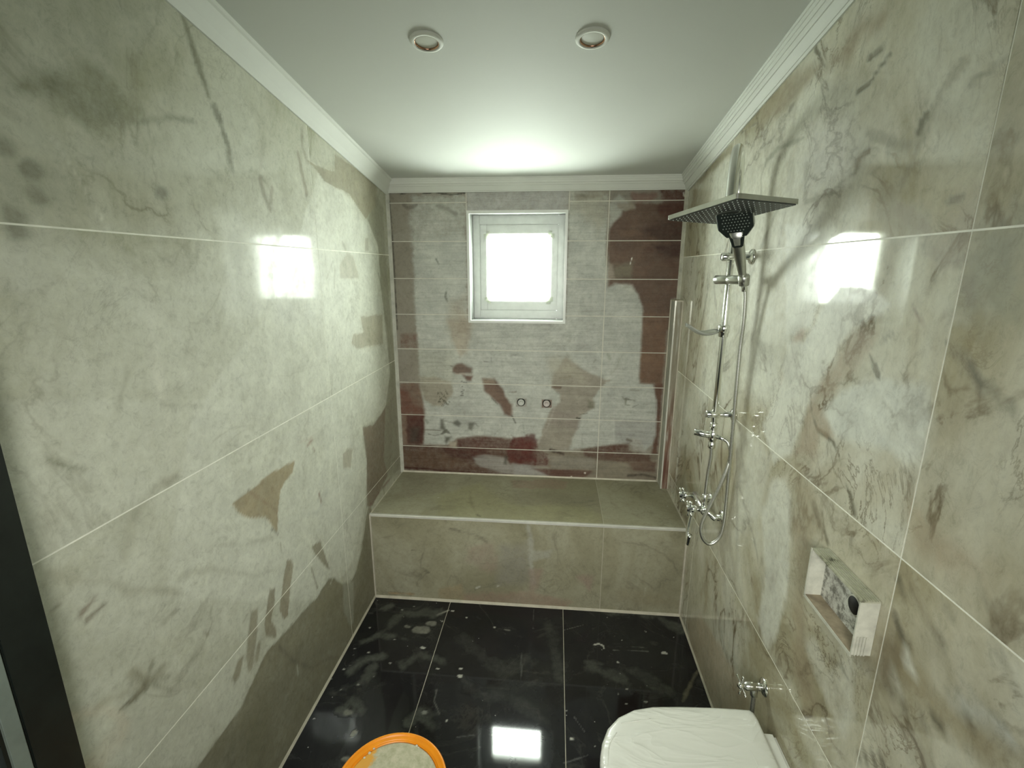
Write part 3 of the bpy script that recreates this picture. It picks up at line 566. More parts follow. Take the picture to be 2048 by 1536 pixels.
  ('poly',[(1.411,1.102),(1.337,1.153),(1.285,1.061),(1.24,0.876),(1.254,0.694),(1.317,0.59),(1.38,0.626),(1.385,0.82),(1.46,0.966)],(0.74,0.75,0.665),0.85,1.5,2,0,0),
  ('poly',[(1.743,1.144),(1.629,1.193),(1.446,1.158),(1.469,0.961),(1.628,0.766)],(0.74,0.75,0.665),0.5,2,1.5,0,0),
  ('poly',[(1.026,1.009),(0.959,0.921),(0.875,0.918),(0.935,0.836),(1.023,0.84),(1.11,0.883),(1.178,1.026),(1.129,1.041)],(0.55,0.56,0.48),0.35,2,2,0,0),
  ('poly',[(1.017,0.776),(0.953,0.898),(0.908,0.74),(0.927,0.696),(0.973,0.704),(1.132,0.766),(1.092,0.818)],(0.74,0.75,0.665),0.5,1.5,2,0,0),
  ('poly',[(0.861,1.383),(0.712,1.501),(0.663,1.315),(0.737,1.341),(0.812,1.339)],(0.5,0.5,0.41),0.45,6,4,0,0),
  ('poly',[(0.731,1.039),(0.694,1.066),(0.649,1.067),(0.599,1.076),(0.617,1.049),(0.676,1.021),(0.709,1.023)],(0.58,0.61,0.57),0.85,1.2,2,0,0),
  ('poly',[(1.279,1.065),(1.196,1.087),(1.148,1.014),(1.167,0.888),(1.107,0.78),(1.032,0.655),(1.083,0.599),(1.165,0.674),(1.203,0.86)],(0.38,0.32,0.215),0.78,3,3,0,0),
  ('poly',[(1.302,1.201),(1.225,1.188),(1.163,1.158),(1.115,1.08),(1.184,1.046),(1.265,1.072)],(0.38,0.33,0.22),0.65,3,3,0,0),
  ('poly',[(1.281,1.409),(1.184,1.366),(1.152,1.335),(1.209,1.322),(1.216,1.253),(1.311,1.23),(1.288,1.309)],(0.4,0.33,0.24),0.8450000000000001,1.5,1.5,0,0),
  ('poly',[(0.876,1.014),(0.822,1.038),(0.756,1.019),(0.687,1.041),(0.641,1.052),(0.596,1.065),(0.591,1.045),(0.633,0.99),(0.684,0.99),(0.735,0.966),(0.78,0.964),(0.845,0.96)],(0.31,0.265,0.16),0.78,2.5,3,0,0),
  ('poly',[(0.893,1.297),(0.818,1.294),(0.764,1.286),(0.704,1.287),(0.716,1.264),(0.783,1.232),(0.865,1.223)],(0.4,0.33,0.225),0.7150000000000001,3,3,0,0),
  ('poly',[(0.869,0.911),(0.888,0.997),(0.865,1.031),(0.832,1.023),(0.838,0.935)],(0.24,0.2,0.13),0.78,1.5,1.5,0,0),
  ('line',[(1.28,1.406),(1.259,1.364),(1.225,1.331),(1.148,1.322),(1.112,1.295),(1.086,1.259),(1.061,1.238),(1.03,1.2)],(0.14,0.13,0.085),0.95,0.35,1.2,0.55,0),
  ('line',[(1.225,1.331),(1.174,1.33)],(0.28,0.21,0.13),0.78,0.35,1.2,1.2,0),
  ('line',[(1.068,1.548),(1.053,1.528),(1.04,1.513)],(0.14,0.13,0.085),0.65,0.35,1.2,0.7,0),
  ('line',[(1.144,1.138),(1.128,1.103),(1.103,1.08)],(0.2,0.18,0.12),0.9099999999999999,0.35,1.2,1.5,0),
  ('line',[(1.184,1.14),(1.148,1.106)],(0.25,0.22,0.15),0.65,0.35,1.2,1.5,0),
  ('line',[(0.858,1.595),(0.824,1.569),(0.782,1.544),(0.716,1.516)],(0.2,0.2,0.14),0.9099999999999999,0.35,1.2,0.9,0),
  ('line',[(1.343,1.5),(1.395,1.467)],(0.14,0.13,0.085),0.39,0.35,1.2,0.6,0),
  ('line',[(0.872,1.142),(0.859,1.121)],(0.14,0.13,0.085),0.95,0.35,1.2,0.9,0),
  ('line',[(0.863,1.076),(0.85,1.062)],(0.14,0.13,0.085),0.95,0.35,1.2,0.9,0),
  ('line',[(0.84,1.052),(0.824,1.046)],(0.14,0.13,0.085),0.95,0.35,1.2,0.9,0),
  ('line',[(0.837,0.93),(0.812,0.923),(0.768,0.944)],(0.14,0.13,0.085),0.95,0.35,1.2,0.5,0),
  ('line',[(0.751,0.954),(0.72,0.977),(0.706,0.968)],(0.14,0.13,0.085),0.95,0.35,1.2,1.2,0),
  ('line',[(0.78,1.11),(0.756,1.109)],(0.14,0.13,0.085),0.78,0.35,1.2,0.8,0),
  ('line',[(0.768,1.175),(0.753,1.175)],(0.14,0.13,0.085),0.9099999999999999,0.35,1.2,1,0),
  ('line',[(0.828,1.19),(0.798,1.195)],(0.14,0.13,0.085),0.78,0.35,1.2,0.7,0),
  ('line',[(0.796,1.213),(0.751,1.219)],(0.14,0.13,0.085),0.65,0.35,1.2,0.5,0),
  ('line',[(0.728,1.27),(0.682,1.208),(0.644,1.147)],(0.28,0.26,0.18),0.45499999999999996,0.35,1.2,1.2,0),
  ('line',[(0.77,0.901),(0.741,0.893),(0.71,0.896)],(0.14,0.13,0.085),0.7150000000000001,0.35,1.2,0.8,0),
  ('line',[(0.698,1.023),(0.659,1.031)],(0.14,0.13,0.085),0.78,0.35,1.2,0.6,0),
  ('line',[(1.024,1.15),(1.012,1.09)],(0.14,0.13,0.085),0.39,0.35,1.2,0.8,0),
  ('line',[(0.956,1.21),(0.899,1.213)],(0.14,0.13,0.085),0.52,0.35,1.2,0.6,0),
  ('line',[(0.909,1.357),(0.885,1.346)],(0.14,0.13,0.085),0.52,0.35,1.2,0.5,0),
  ('line',[(0.871,0.711),(0.81,0.774)],(0.14,0.13,0.085),0.78,0.35,1.2,1.2,0),
  ('line',[(1.039,0.811),(0.979,0.844),(0.934,0.83)],(0.14,0.13,0.085),0.52,0.35,1.2,0.5,0),
  ('line',[(1.599,0.932),(1.481,0.856),(1.39,0.768)],(0.14,0.13,0.085),0.39,0.35,1.2,0.8,0),
  ('line',[(1.733,0.42),(1.605,0.317),(1.508,0.288)],(0.14,0.13,0.085),0.39,0.35,1.2,1.5,0),
  ('line',[(1.135,0.677),(1.075,0.668),(1.032,0.655)],(0.3,0.24,0.15),0.52,0.35,1.2,1.5,0),
  ('line',[(0.816,1.019),(0.8,1.01)],(0.72,0.73,0.64),0.85,0.4,1,1.6,0),
  ('line',[(0.82,0.947),(0.813,0.939)],(0.72,0.73,0.64),0.8,0.4,0.8,1,0),
  ('line',[(0.835,0.964),(0.835,0.938)],(0.65,0.66,0.56),0.7,0.4,0.8,0.8,0),
  ('line',[(1.506,2.292),(1.445,2.233),(1.411,2.201)],(0.14,0.13,0.085),0.95,0.35,1.2,0.6,0),
  ('line',[(1.258,2.173),(1.207,2.175)],(0.14,0.13,0.085),0.9099999999999999,0.35,1.2,0.6,0),
  ('line',[(1.271,2.118),(1.235,2.121),(1.205,2.141),(1.176,2.154)],(0.14,0.13,0.085),0.8450000000000001,0.35,1.2,0.9,0),
  ('line',[(1.045,1.979),(1.04,1.995),(1.034,2.003)],(0.19,0.19,0.13),0.95,0.35,1.2,1.8,0),
  ('line',[(1.066,1.892),(1.045,1.943),(1.008,2.037),(0.969,2.059)],(0.3,0.28,0.19),0.45499999999999996,0.35,1.2,2.0,0),
  ('line',[(1.231,1.941),(1.229,1.968),(1.194,1.976)],(0.25,0.2,0.13),0.78,0.35,1.2,1.5,0),
  ('line',[(1.205,2.015),(1.137,1.983),(1.07,1.958)],(0.3,0.29,0.22),0.45499999999999996,0.35,1.2,2.5,0),
  ('line',[(1.442,1.904),(1.329,1.911),(1.268,1.931),(1.222,1.945)],(0.28,0.27,0.2),0.65,0.35,1.2,1.6,0),
  ('line',[(1.755,1.956),(1.776,2.024),(1.748,2.067),(1.669,2.088),(1.506,2.078)],(0.3,0.3,0.23),0.7150000000000001,0.35,1.2,1.4,0),
  ('line',[(1.616,1.908),(1.671,1.843),(1.732,1.772),(1.773,1.686),(1.774,1.531)],(0.31,0.3,0.22),0.65,0.35,1.2,2.2,0),
  ('line',[(1.563,2.016),(1.554,1.929)],(0.34,0.34,0.27),0.39,0.35,1.2,4,0),
  ('line',[(1.476,1.999),(1.448,1.901)],(0.34,0.33,0.26),0.45499999999999996,0.35,1.2,1.6,0),
  ('line',[(1.864,2.213),(2.008,2.217),(2.08,2.189)],(0.14,0.13,0.085),0.78,0.35,1.2,0.7,0),
  ('line',[(1.62,2.182),(1.598,2.189)],(0.14,0.13,0.085),0.65,0.35,1.2,1,0),
  ('line',[(0.937,1.841),(0.916,1.843)],(0.14,0.13,0.085),0.78,0.35,1.2,1.4,0),
  ('line',[(0.834,1.68),(0.812,1.695)],(0.14,0.13,0.085),0.95,0.35,1.2,1.2,0),
  ('line',[(0.876,1.603),(0.846,1.586),(0.819,1.561),(0.779,1.536)],(0.14,0.13,0.085),0.95,0.35,1.2,0.8,0),
  ('line',[(0.984,1.671),(0.965,1.648),(0.939,1.627)],(0.25,0.18,0.12),0.78,0.35,1.2,0.6,0),
  ('line',[(1.004,1.665),(0.967,1.658)],(0.25,0.18,0.12),0.65,0.35,1.2,0.5,0),
  ('line',[(1.075,1.55),(1.053,1.532),(1.034,1.508)],(0.14,0.13,0.085),0.78,0.35,1.2,0.6,0),
  ('line',[(1.07,1.562),(1.016,1.602)],(0.14,0.13,0.085),0.45499999999999996,0.35,1.2,0.6,0),
  ('line',[(0.978,1.77),(0.936,1.751),(0.888,1.741)],(0.28,0.25,0.17),0.65,0.35,1.2,2,0),
  ('line',[(0.871,1.716),(0.858,1.687)],(0.25,0.2,0.14),0.65,0.35,1.2,1.5,0),
  ('line',[(1.068,1.844),(1.003,1.813),(0.97,1.788)],(0.34,0.27,0.19),0.52,0.35,1.2,2.4,0),
  ('line',[(0.944,2.024),(0.874,2.038)],(0.24,0.23,0.16),0.65,0.35,1.2,0.6,0),
  ('poly',[(1.379,2.248),(1.307,2.282),(1.213,2.259),(1.18,2.252),(1.217,2.213),(1.293,2.229),(1.343,2.196),(1.443,2.227)],(0.34,0.28,0.19),0.78,2.5,3,0,0),
  ('poly',[(1.674,2.283),(1.472,2.243),(1.518,2.216),(1.633,2.2),(1.793,2.187),(1.849,2.233)],(0.33,0.28,0.19),0.78,2,2.5,0,0),
  ('poly',[(1.144,1.889),(1.087,1.885),(0.994,1.826),(0.952,1.765),(0.987,1.78),(1.054,1.794),(1.125,1.819)],(0.3,0.28,0.19),0.65,3,3,0,0),
  ('poly',[(0.876,1.79),(0.785,1.797),(0.745,1.645),(0.805,1.65),(0.868,1.665),(0.876,1.732)],(0.26,0.265,0.19),0.78,4,4,0,0),
  ('poly',[(0.914,1.834),(0.886,1.847),(0.876,1.79),(0.877,1.757),(0.917,1.724),(0.95,1.76)],(0.33,0.28,0.2),0.52,3,3,0,0),
  ('poly',[(1.194,1.516),(1.133,1.593),(1.063,1.596),(1.087,1.559),(1.144,1.489),(1.189,1.417),(1.268,1.395),(1.247,1.453)],(0.4,0.33,0.235),0.78,2,2,0,0),
  ('line',[(0.879,1.646),(0.825,1.656)],(0.6,0.6,0.5),0.5,0.3,0.4,0.6,0),
  ('line',[(0.816,1.673),(0.762,1.681)],(0.6,0.6,0.5),0.5,0.3,0.6,0.8,0),
  ('line',[(2.511,2.129),(2.326,2.162),(2.108,2.186)],(0.3,0.265,0.17),0.95,1.2,1.5,3.5,0),
  ('line',[(2.351,0.856),(2.348,0.788),(2.325,0.718),(2.369,0.616)],(0.28,0.26,0.17),0.95,1.2,1.5,3,0),
  ('line',[(2.533,0.981),(2.549,0.899)],(0.3,0.28,0.2),0.78,1,1.5,2,0),
  ('poly',[(2.541,0.583),(2.291,0.698),(2.116,0.522),(2.181,0.478)],(0.3,0.28,0.2),0.78,1,1,0,0),
  ('poly',[(2.078,0.055),(1.898,0.23),(1.65,0.296),(1.363,0.339),(1.317,0.187),(1.8,-0.074)],(0.36,0.29,0.19),0.78,2,2,0,0),
  ('poly',[(1.549,1.856),(1.281,1.821),(1.293,1.804),(1.312,1.761),(1.309,1.635),(1.322,1.583),(1.454,1.53)],(0.74,0.75,0.665),0.88,1.0,1,0,0),
  ('poly',[(1.276,1.64),(1.222,1.69),(1.124,1.69),(1.039,1.657),(1.058,1.64),(1.123,1.623),(1.244,1.611)],(0.74,0.75,0.665),0.97,0.8,0.8,0,0),
 ],
 'F': [
  ('line',[(0.057,1.947),(0.062,1.946)],(0.62,0.62,0.55),0.95,0.12,0.3,0.6,0),
  ('line',[(0.038,1.811),(0.042,1.811)],(0.62,0.62,0.55),0.95,0.12,0.3,0.45,0),
  ('line',[(0.111,1.795),(0.117,1.794)],(0.62,0.62,0.55),0.95,0.12,0.3,0.75,0),
  ('line',[(0.038,1.692),(0.044,1.692)],(0.62,0.62,0.55),0.95,0.12,0.3,0.75,0),
  ('line',[(0.135,1.62),(0.14,1.619)],(0.62,0.62,0.55),0.95,0.12,0.3,0.6,0),
  ('line',[(0.176,2.086),(0.181,2.085)],(0.62,0.62,0.55),0.95,0.12,0.3,0.6,0),
  ('line',[(0.229,2.119),(0.234,2.118)],(0.62,0.62,0.55),0.95,0.12,0.3,0.45,0),
  ('line',[(0.35,1.846),(0.361,1.845)],(0.62,0.62,0.55),0.95,0.12,0.3,1.3499999999999999,0),
  ('line',[(0.555,1.703),(0.565,1.703)],(0.62,0.62,0.55),0.95,0.12,0.3,1.3499999999999999,0),
  ('line',[(0.551,1.743),(0.558,1.743)],(0.62,0.62,0.55),0.95,0.12,0.3,0.8999999999999999,0),
  ('line',[(0.449,1.733),(0.456,1.732)],(0.62,0.62,0.55),0.95,0.12,0.3,0.8999999999999999,0),
  ('line',[(0.519,2.061),(0.526,2.06)],(0.62,0.62,0.55),0.95,0.12,0.3,0.75,0),
  ('line',[(0.669,2.007),(0.677,2.006)],(0.62,0.62,0.55),0.95,0.12,0.3,0.8999999999999999,0),
  ('line',[(1.233,2.127),(1.239,2.126)],(0.62,0.62,0.55),0.95,0.12,0.3,0.75,0),
  ('line',[(1.257,2.006),(1.262,2.005)],(0.62,0.62,0.55),0.95,0.12,0.3,0.6,0),
  ('line',[(1.468,1.917),(1.481,1.917)],(0.62,0.62,0.55),0.95,0.12,0.3,1.65,0),
  ('line',[(1.033,1.459),(1.04,1.459)],(0.62,0.62,0.55),0.95,0.12,0.3,1.05,0),
  ('line',[(1.258,1.632),(1.263,1.631)],(0.62,0.62,0.55),0.95,0.12,0.3,0.75,0),
  ('line',[(1.339,1.647),(1.346,1.647)],(0.62,0.62,0.55),0.95,0.12,0.3,0.8999999999999999,0),
  ('line',[(1.233,1.675),(1.237,1.675)],(0.62,0.62,0.55),0.95,0.12,0.3,0.6,0),
  ('line',[(1.251,1.844),(1.256,1.843)],(0.62,0.62,0.55),0.95,0.12,0.3,0.6,0),
  ('line',[(1.539,2.023),(1.543,2.022)],(0.62,0.62,0.55),0.95,0.12,0.3,0.45,0),
  ('line',[(1.411,2.048),(1.415,2.047)],(0.62,0.62,0.55),0.95,0.12,0.3,0.45,0),
  ('line',[(0.547,1.489),(0.551,1.489)],(0.62,0.62,0.55),0.95,0.12,0.3,0.6,0),
  ('line',[(0.006,1.636),(0.011,1.635)],(0.62,0.62,0.55),0.95,0.12,0.3,0.6,0),
  ('line',[(0.188,1.664),(0.191,1.663)],(0.62,0.62,0.55),0.95,0.12,0.3,0.45,0),
  ('line',[(0.048,1.776),(0.052,1.775)],(0.62,0.62,0.55),0.95,0.12,0.3,0.45,0),
  ('line',[(0.057,1.713),(0.061,1.712)],(0.62,0.62,0.55),0.95,0.12,0.3,0.45,0),
  ('line',[(0.404,2.024),(0.41,2.023)],(0.62,0.62,0.55),0.95,0.12,0.3,0.6,0),
  ('line',[(0.437,2.103),(0.446,2.102)],(0.62,0.62,0.55),0.95,0.12,0.3,1.05,0),
  ('line',[(0.205,1.883),(0.209,1.882)],(0.62,0.62,0.55),0.95,0.12,0.3,0.45,0),
  ('line',[(0.072,1.587),(0.076,1.586)],(0.62,0.62,0.55),0.95,0.12,0.3,0.45,0),
  ('line',[(0.449,1.516),(0.458,1.516)],(0.62,0.62,0.55),0.95,0.12,0.3,1.2,0),
  ('line',[(0.231,1.744),(0.236,1.743)],(0.62,0.62,0.55),0.95,0.12,0.3,0.6,0),
  ('line',[(0.024,1.45),(0.028,1.45)],(0.62,0.62,0.55),0.95,0.12,0.3,0.6,0),
  ('line',[(1.272,1.703),(1.276,1.703)],(0.62,0.62,0.55),0.95,0.12,0.3,0.6,0),
  ('line',[(1.015,1.578),(1.018,1.577)],(0.62,0.62,0.55),0.95,0.12,0.3,0.45,0),
  ('line',[(1.118,1.44),(1.121,1.439)],(0.62,0.62,0.55),0.95,0.12,0.3,0.45,0),
  ('line',[(0.235,1.971),(0.25,1.971)],(0.3,0.3,0.25),0.75,0.5,1.5,1.7999999999999998,0),
  ('line',[(0.293,1.955),(0.331,1.957)],(0.3,0.3,0.25),0.75,0.5,1.5,4.5,0),
  ('line',[(0.342,2.004),(0.365,2.004)],(0.3,0.3,0.25),0.75,0.5,1.5,2.6999999999999997,0),
  ('line',[(0.323,1.943),(0.341,1.943)],(0.3,0.3,0.25),0.75,0.5,1.5,2.1,0),
  ('line',[(0.148,1.488),(0.161,1.488)],(0.3,0.3,0.25),0.75,0.5,1.5,1.7999999999999998,0),
  ('line',[(1.29,1.977),(1.294,1.976)],(0.62,0.62,0.55),0.95,0.12,0.3,0.45,0),
  ('line',[(1.208,2.202),(1.212,2.201)],(0.62,0.62,0.55),0.95,0.12,0.3,0.45,0),
  ('line',[(0.21,1.307),(0.223,1.308)],(0.3,0.3,0.25),0.75,0.5,1.5,2.1,0),
  ('line',[(1.157,1.938),(1.178,1.946),(1.197,1.937),(1.201,1.919)],(0.62,0.62,0.55),1,0.15,0.3,0.9,0),
  ('line',[(1.244,1.913),(1.403,1.921)],(0.25,0.26,0.22),0.6,0.3,0.5,0.5,0),
  ('line',[(1.267,1.938),(1.387,1.942)],(0.25,0.26,0.22),0.5,0.3,0.5,0.4,0),
  ('line',[(0.371,2.068),(0.419,2.104)],(0.5,0.5,0.42),0.8,0.3,0.5,1,0),
  ('line',[(1.015,2.019),(1.114,2.065)],(0.3,0.3,0.26),0.7,0.1,0.2,0.3,0),
  ('line',[(0.474,1.629),(0.48,1.568),(0.516,1.513)],(0.16,0.16,0.14),0.7,0.2,0.4,0.5,0),
  ('line',[(0.722,1.995),(0.749,1.993)],(0.4,0.4,0.35),0.8,0.2,0.4,0.5,0),
  ('line',[(0.861,2.153),(0.864,2.015)],(0.12,0.12,0.11),0.7,0.2,0.4,0.4,0),
  ('line',[(0.817,1.86),(0.829,1.684)],(0.11,0.11,0.1),0.7,0.2,0.4,0.4,0),
  ('line',[(1.048,1.552),(1.087,1.492)],(0.14,0.14,0.13),0.7,0.2,0.4,0.4,0),
  ('line',[(1.007,1.365),(1.093,1.401)],(0.16,0.16,0.15),0.6,0.2,0.4,0.4,0),
  ('line',[(0.603,1.426),(0.666,1.44)],(0.13,0.13,0.12),0.7,0.2,0.6,0.6,0),
  ('line',[(1.494,1.662),(1.555,1.762),(1.615,1.848)],(0.2,0.18,0.12),0.6,0.6,0.8,1.2,0),
  ('line',[(0.209,1.411),(0.205,1.4)],(0.35,0.35,0.3),0.8,0.3,0.8,1.6,0),
  ('line',[(0.058,1.856),(0.13,1.918),(0.268,1.889)],(0.12,0.128,0.105),0.75,1.8,4,3,0),
  ('line',[(0.07,1.681),(0.104,1.744),(0.182,1.776)],(0.12,0.128,0.105),0.75,1.8,4,3,0),
  ('line',[(0.152,1.978),(0.193,2.059),(0.369,2.075)],(0.12,0.128,0.105),0.6000000000000001,1.8,4,4,0),
  ('line',[(0.054,1.57),(0.14,1.631),(0.165,1.714)],(0.12,0.128,0.105),0.6000000000000001,1.8,4,3,0),
  ('line',[(0.295,1.738),(0.355,1.805),(0.462,1.777)],(0.12,0.128,0.105),0.44999999999999996,1.8,4,4,0),
  ('line',[(0.202,1.503),(0.142,1.537),(0.124,1.496)],(0.12,0.128,0.105),0.6000000000000001,1.8,4,4,0),
  ('line',[(0.399,1.465),(0.439,1.505),(0.504,1.456)],(0.12,0.128,0.105),0.5249999999999999,1.8,4,4,0),
  ('line',[(0.033,2.06),(0.108,2.108)],(0.12,0.128,0.105),0.8999999999999999,1.8,4,1,0),
  ('line',[(0.532,1.927),(0.654,1.807),(0.758,1.745),(0.849,1.813)],(0.12,0.128,0.105),0.15000000000000002,1.8,4,6,0),
  ('line',[(0.818,1.599),(0.908,1.53)],(0.12,0.128,0.105),0.15000000000000002,1.8,4,5,0),
  ('line',[(1.324,1.797),(1.444,1.709)],(0.12,0.128,0.105),0.30000000000000004,1.8,4,6,0),
  ('line',[(1.23,2.171),(1.49,2.164),(1.577,2.081)],(0.12,0.128,0.105),0.5249999999999999,1.8,4,4,0),
  ('line',[(1.137,1.804),(1.271,1.747)],(0.12,0.128,0.105),0.375,1.8,4,5,0),
  ('line',[(0.578,1.683),(0.644,1.624),(0.754,1.614)],(0.12,0.128,0.105),0.165,1.8,4,5,0),
  ('line',[(0.942,2.067),(0.985,1.743)],(0.12,0.128,0.105),0.22499999999999998,1.8,4,4,0),
 ],
 'T': [
  ('poly',[(0.281,2.409),(0.514,2.585),(0.701,2.348),(0.83,2.341),(1.105,2.386),(1.195,2.265),(1.179,2.179),(0.839,2.18),(0.377,2.206)],(0.36,0.345,0.2),0.6,3,3,0,0),
  ('poly',[(0.692,2.637),(0.936,2.697),(1.028,2.657),(1.016,2.564),(0.719,2.559)],(0.3,0.21,0.16),0.6,1,2,0,0),
  ('line',[(0.47,2.491),(0.504,2.349),(0.565,2.206)],(0.16,0.15,0.09),0.6,0.8,1.5,1,0),
  ('line',[(0.475,2.356),(0.514,2.346)],(0.14,0.13,0.08),0.7,0.6,1,1,0),
  ('line',[(0.558,2.223),(0.574,2.207)],(0.1,0.1,0.06),0.8,0.5,1,1.5,0),
  ('poly',[(0.723,2.515),(1.188,2.516),(1.188,2.394),(0.737,2.352)],(0.24,0.22,0.155),0.5,3,3,0,0),
  ('poly',[(0.056,2.663),(0.318,2.638),(0.338,2.457),(0.069,2.368),(0.072,2.543)],(0.26,0.235,0.165),0.5,3,3,0,0),
  ('line',[(1.144,2.429),(1.163,2.427)],(0.12,0.11,0.07),0.7,0.4,0.8,0.9,0),
  ('line',[(0.312,2.391),(0.317,2.39)],(0.7,0.7,0.6),1,0.2,0.2,0.6,0),
  ('line',[(1.557,2.413),(1.56,2.41)],(0.7,0.7,0.6),1,0.2,0.2,0.6,0),
 ],
 'P': [
  ('poly',[(0.523,0.339),(0.647,0.366),(0.664,0.218),(0.628,0.175),(0.503,0.248)],(0.31,0.235,0.185),0.5,2,3,0,0),
  ('poly',[(0.683,0.348),(0.831,0.367),(0.843,0.129),(0.664,0.116)],(0.27,0.26,0.22),0.6,3,2,0,0),
  ('poly',[(0.48,0.042),(0.843,0.088),(1.057,0.041),(1.023,-0.002),(0.489,0.0)],(0.32,0.215,0.165),0.6,2,2,0,0),
  ('poly',[(0.352,0.074),(0.482,0.114),(0.489,0.011),(0.359,0.012)],(0.34,0.27,0.16),0.6,1.5,2,0,0),
  ('line',[(0.078,0.026),(0.22,0.028)],(0.33,0.24,0.13),0.8,0.5,0.6,1.2,0),
  ('line',[(0.826,0.472),(0.84,0.377),(0.841,0.249),(0.856,0.14)],(0.42,0.42,0.36),0.7,1,1,2.2,0),
  ('poly',[(0.841,0.328),(0.945,0.334),(0.928,0.289),(0.85,0.27)],(0.42,0.42,0.36),0.6,1,1.5,0,0),
  ('poly',[(0.833,0.219),(0.903,0.223),(0.879,0.111),(0.834,0.087)],(0.31,0.22,0.18),0.6,1.5,1.5,0,0),
  ('poly',[(1.079,0.195),(1.165,0.2),(1.143,0.119)],(0.31,0.22,0.18),0.6,1.5,1.5,0,0),
  ('line',[(0.418,0.431),(0.489,0.415),(0.568,0.395),(0.612,0.364)],(0.15,0.14,0.1),0.7,0.5,1.5,0.7,0),
  ('line',[(0.568,0.376),(0.639,0.414)],(0.15,0.14,0.1),0.6,0.5,1.5,0.7,0),
  ('line',[(0.214,0.291),(0.241,0.29)],(0.14,0.12,0.08),0.8,0.3,0.6,0.7,0),
  ('line',[(0.282,0.173),(0.3,0.166)],(0.14,0.12,0.08),0.8,0.3,0.6,0.7,0),
  ('line',[(0.554,0.088),(0.573,0.098)],(0.6,0.6,0.5),0.7,0.3,0.6,0.6,0),
  ('line',[(0.663,0.106),(0.677,0.112)],(0.6,0.6,0.5),0.7,0.3,0.6,0.6,0),
  ('line',[(1.424,0.153),(1.422,0.098)],(0.55,0.53,0.42),0.8,0.2,0.3,0.4,0),
  ('poly',[(1.205,0.464),(1.306,0.451),(1.274,0.257),(1.219,0.154)],(0.33,0.31,0.21),0.5,3,3,0,0),
  ('poly',[(1.28,0.138),(1.302,0.059),(1.595,0.04),(1.609,0.081),(1.452,0.13)],(0.27,0.24,0.15),0.5,3,3,0,0),
 ],
}

_rs = np.random.RandomState(5)
_LAT = _rs.rand(257, 257)
def vnoise(x, y):
    xi = np.floor(x).astype(int); yi = np.floor(y).astype(int); fx = x-xi; fy = y-yi
    fx = fx*fx*(3-2*fx); fy = fy*fy*(3-2*fy); a = xi % 256; b = yi % 256
    return (_LAT[a, b]*(1-fx)+_LAT[a+1, b]*fx)*(1-fy) + (_LAT[a, b+1]*(1-fx)+_LAT[a+1, b+1]*fx)*fy
def fbm(x, y):
    s = 0; a = .5
    for k in range(4): s = s + a*(vnoise(x*2**k+17*k, y*2**k+31*k)*2-1); a *= .6
    return s
def seg_d(px, py, a, b):
    dx, dy = b[0]-a[0], b[1]-a[1]; l = dx*dx+dy*dy+1e-12
    t = np.clip(((px-a[0])*dx+(py-a[1])*dy)/l, 0, 1)
    return np.hypot(px-a[0]-t*dx, py-a[1]-t*dy)
def stain(surface, U, V):
    n = len(U); col = np.tile(np.array([.45, .45, .4]), (n, 1)); K = np.zeros(n)
    for si, (kind, pts, c, a, soft, rag, w, st) in enumerate(STROKES[surface]):
        P = np.array(pts); mg = (soft+rag+w+.5)/100
        idx = np.nonzero((U > P[:, 0].min()-mg) & (U < P[:, 0].max()+mg) & (V > P[:, 1].min()-mg) & (V < P[:, 1].max()+mg))[0]
        if not len(idx): continue
        u = U[idx]; v = V[idx]; d = np.full(len(idx), 9.0)
        m = len(pts)
        for i in range(m if kind == 'poly' else m-1): d = np.minimum(d, seg_d(u, v, pts[i], pts[(i+1) % m]))
        if kind == 'poly':
            ins = np.zeros(len(idx), bool)
            for i in range(m):
                (x0, y0), (x1, y1) = pts[i], pts[(i+1) % m]
                if y0 == y1: continue
                ins ^= ((y0 > v) != (y1 > v)) & (u < (x1-x0)*(v-y0)/(y1-y0)+x0)
            d = np.where(ins, d, -d)
        else: d = w/200.0 - d
        q = 7.0 if st else 1.0
        sc_ = 30.0 if rag < 1.2 else 18.0
        d = d*100 + rag*.8*fbm(u*sc_/q+si*7.3, v*sc_*(1.6 if st else 1)+si*3.1)
        al = np.clip((d/max(soft, .05))*.5+.5, 0, 1); al = al*al*(3-2*al)*a
        if st: al = al*(.86+.22*fbm(u*6, v*110+si))
        al = np.clip(al, 0, 1)
        k0 = K[idx]; k1 = al+k0*(1-al)
        col[idx] = (np.array(c)[None]*al[:, None] + col[idx]*(k0*(1-al))[:, None])/np.maximum(k1, 1e-5)[:, None]
        K[idx] = k1
    return col, K
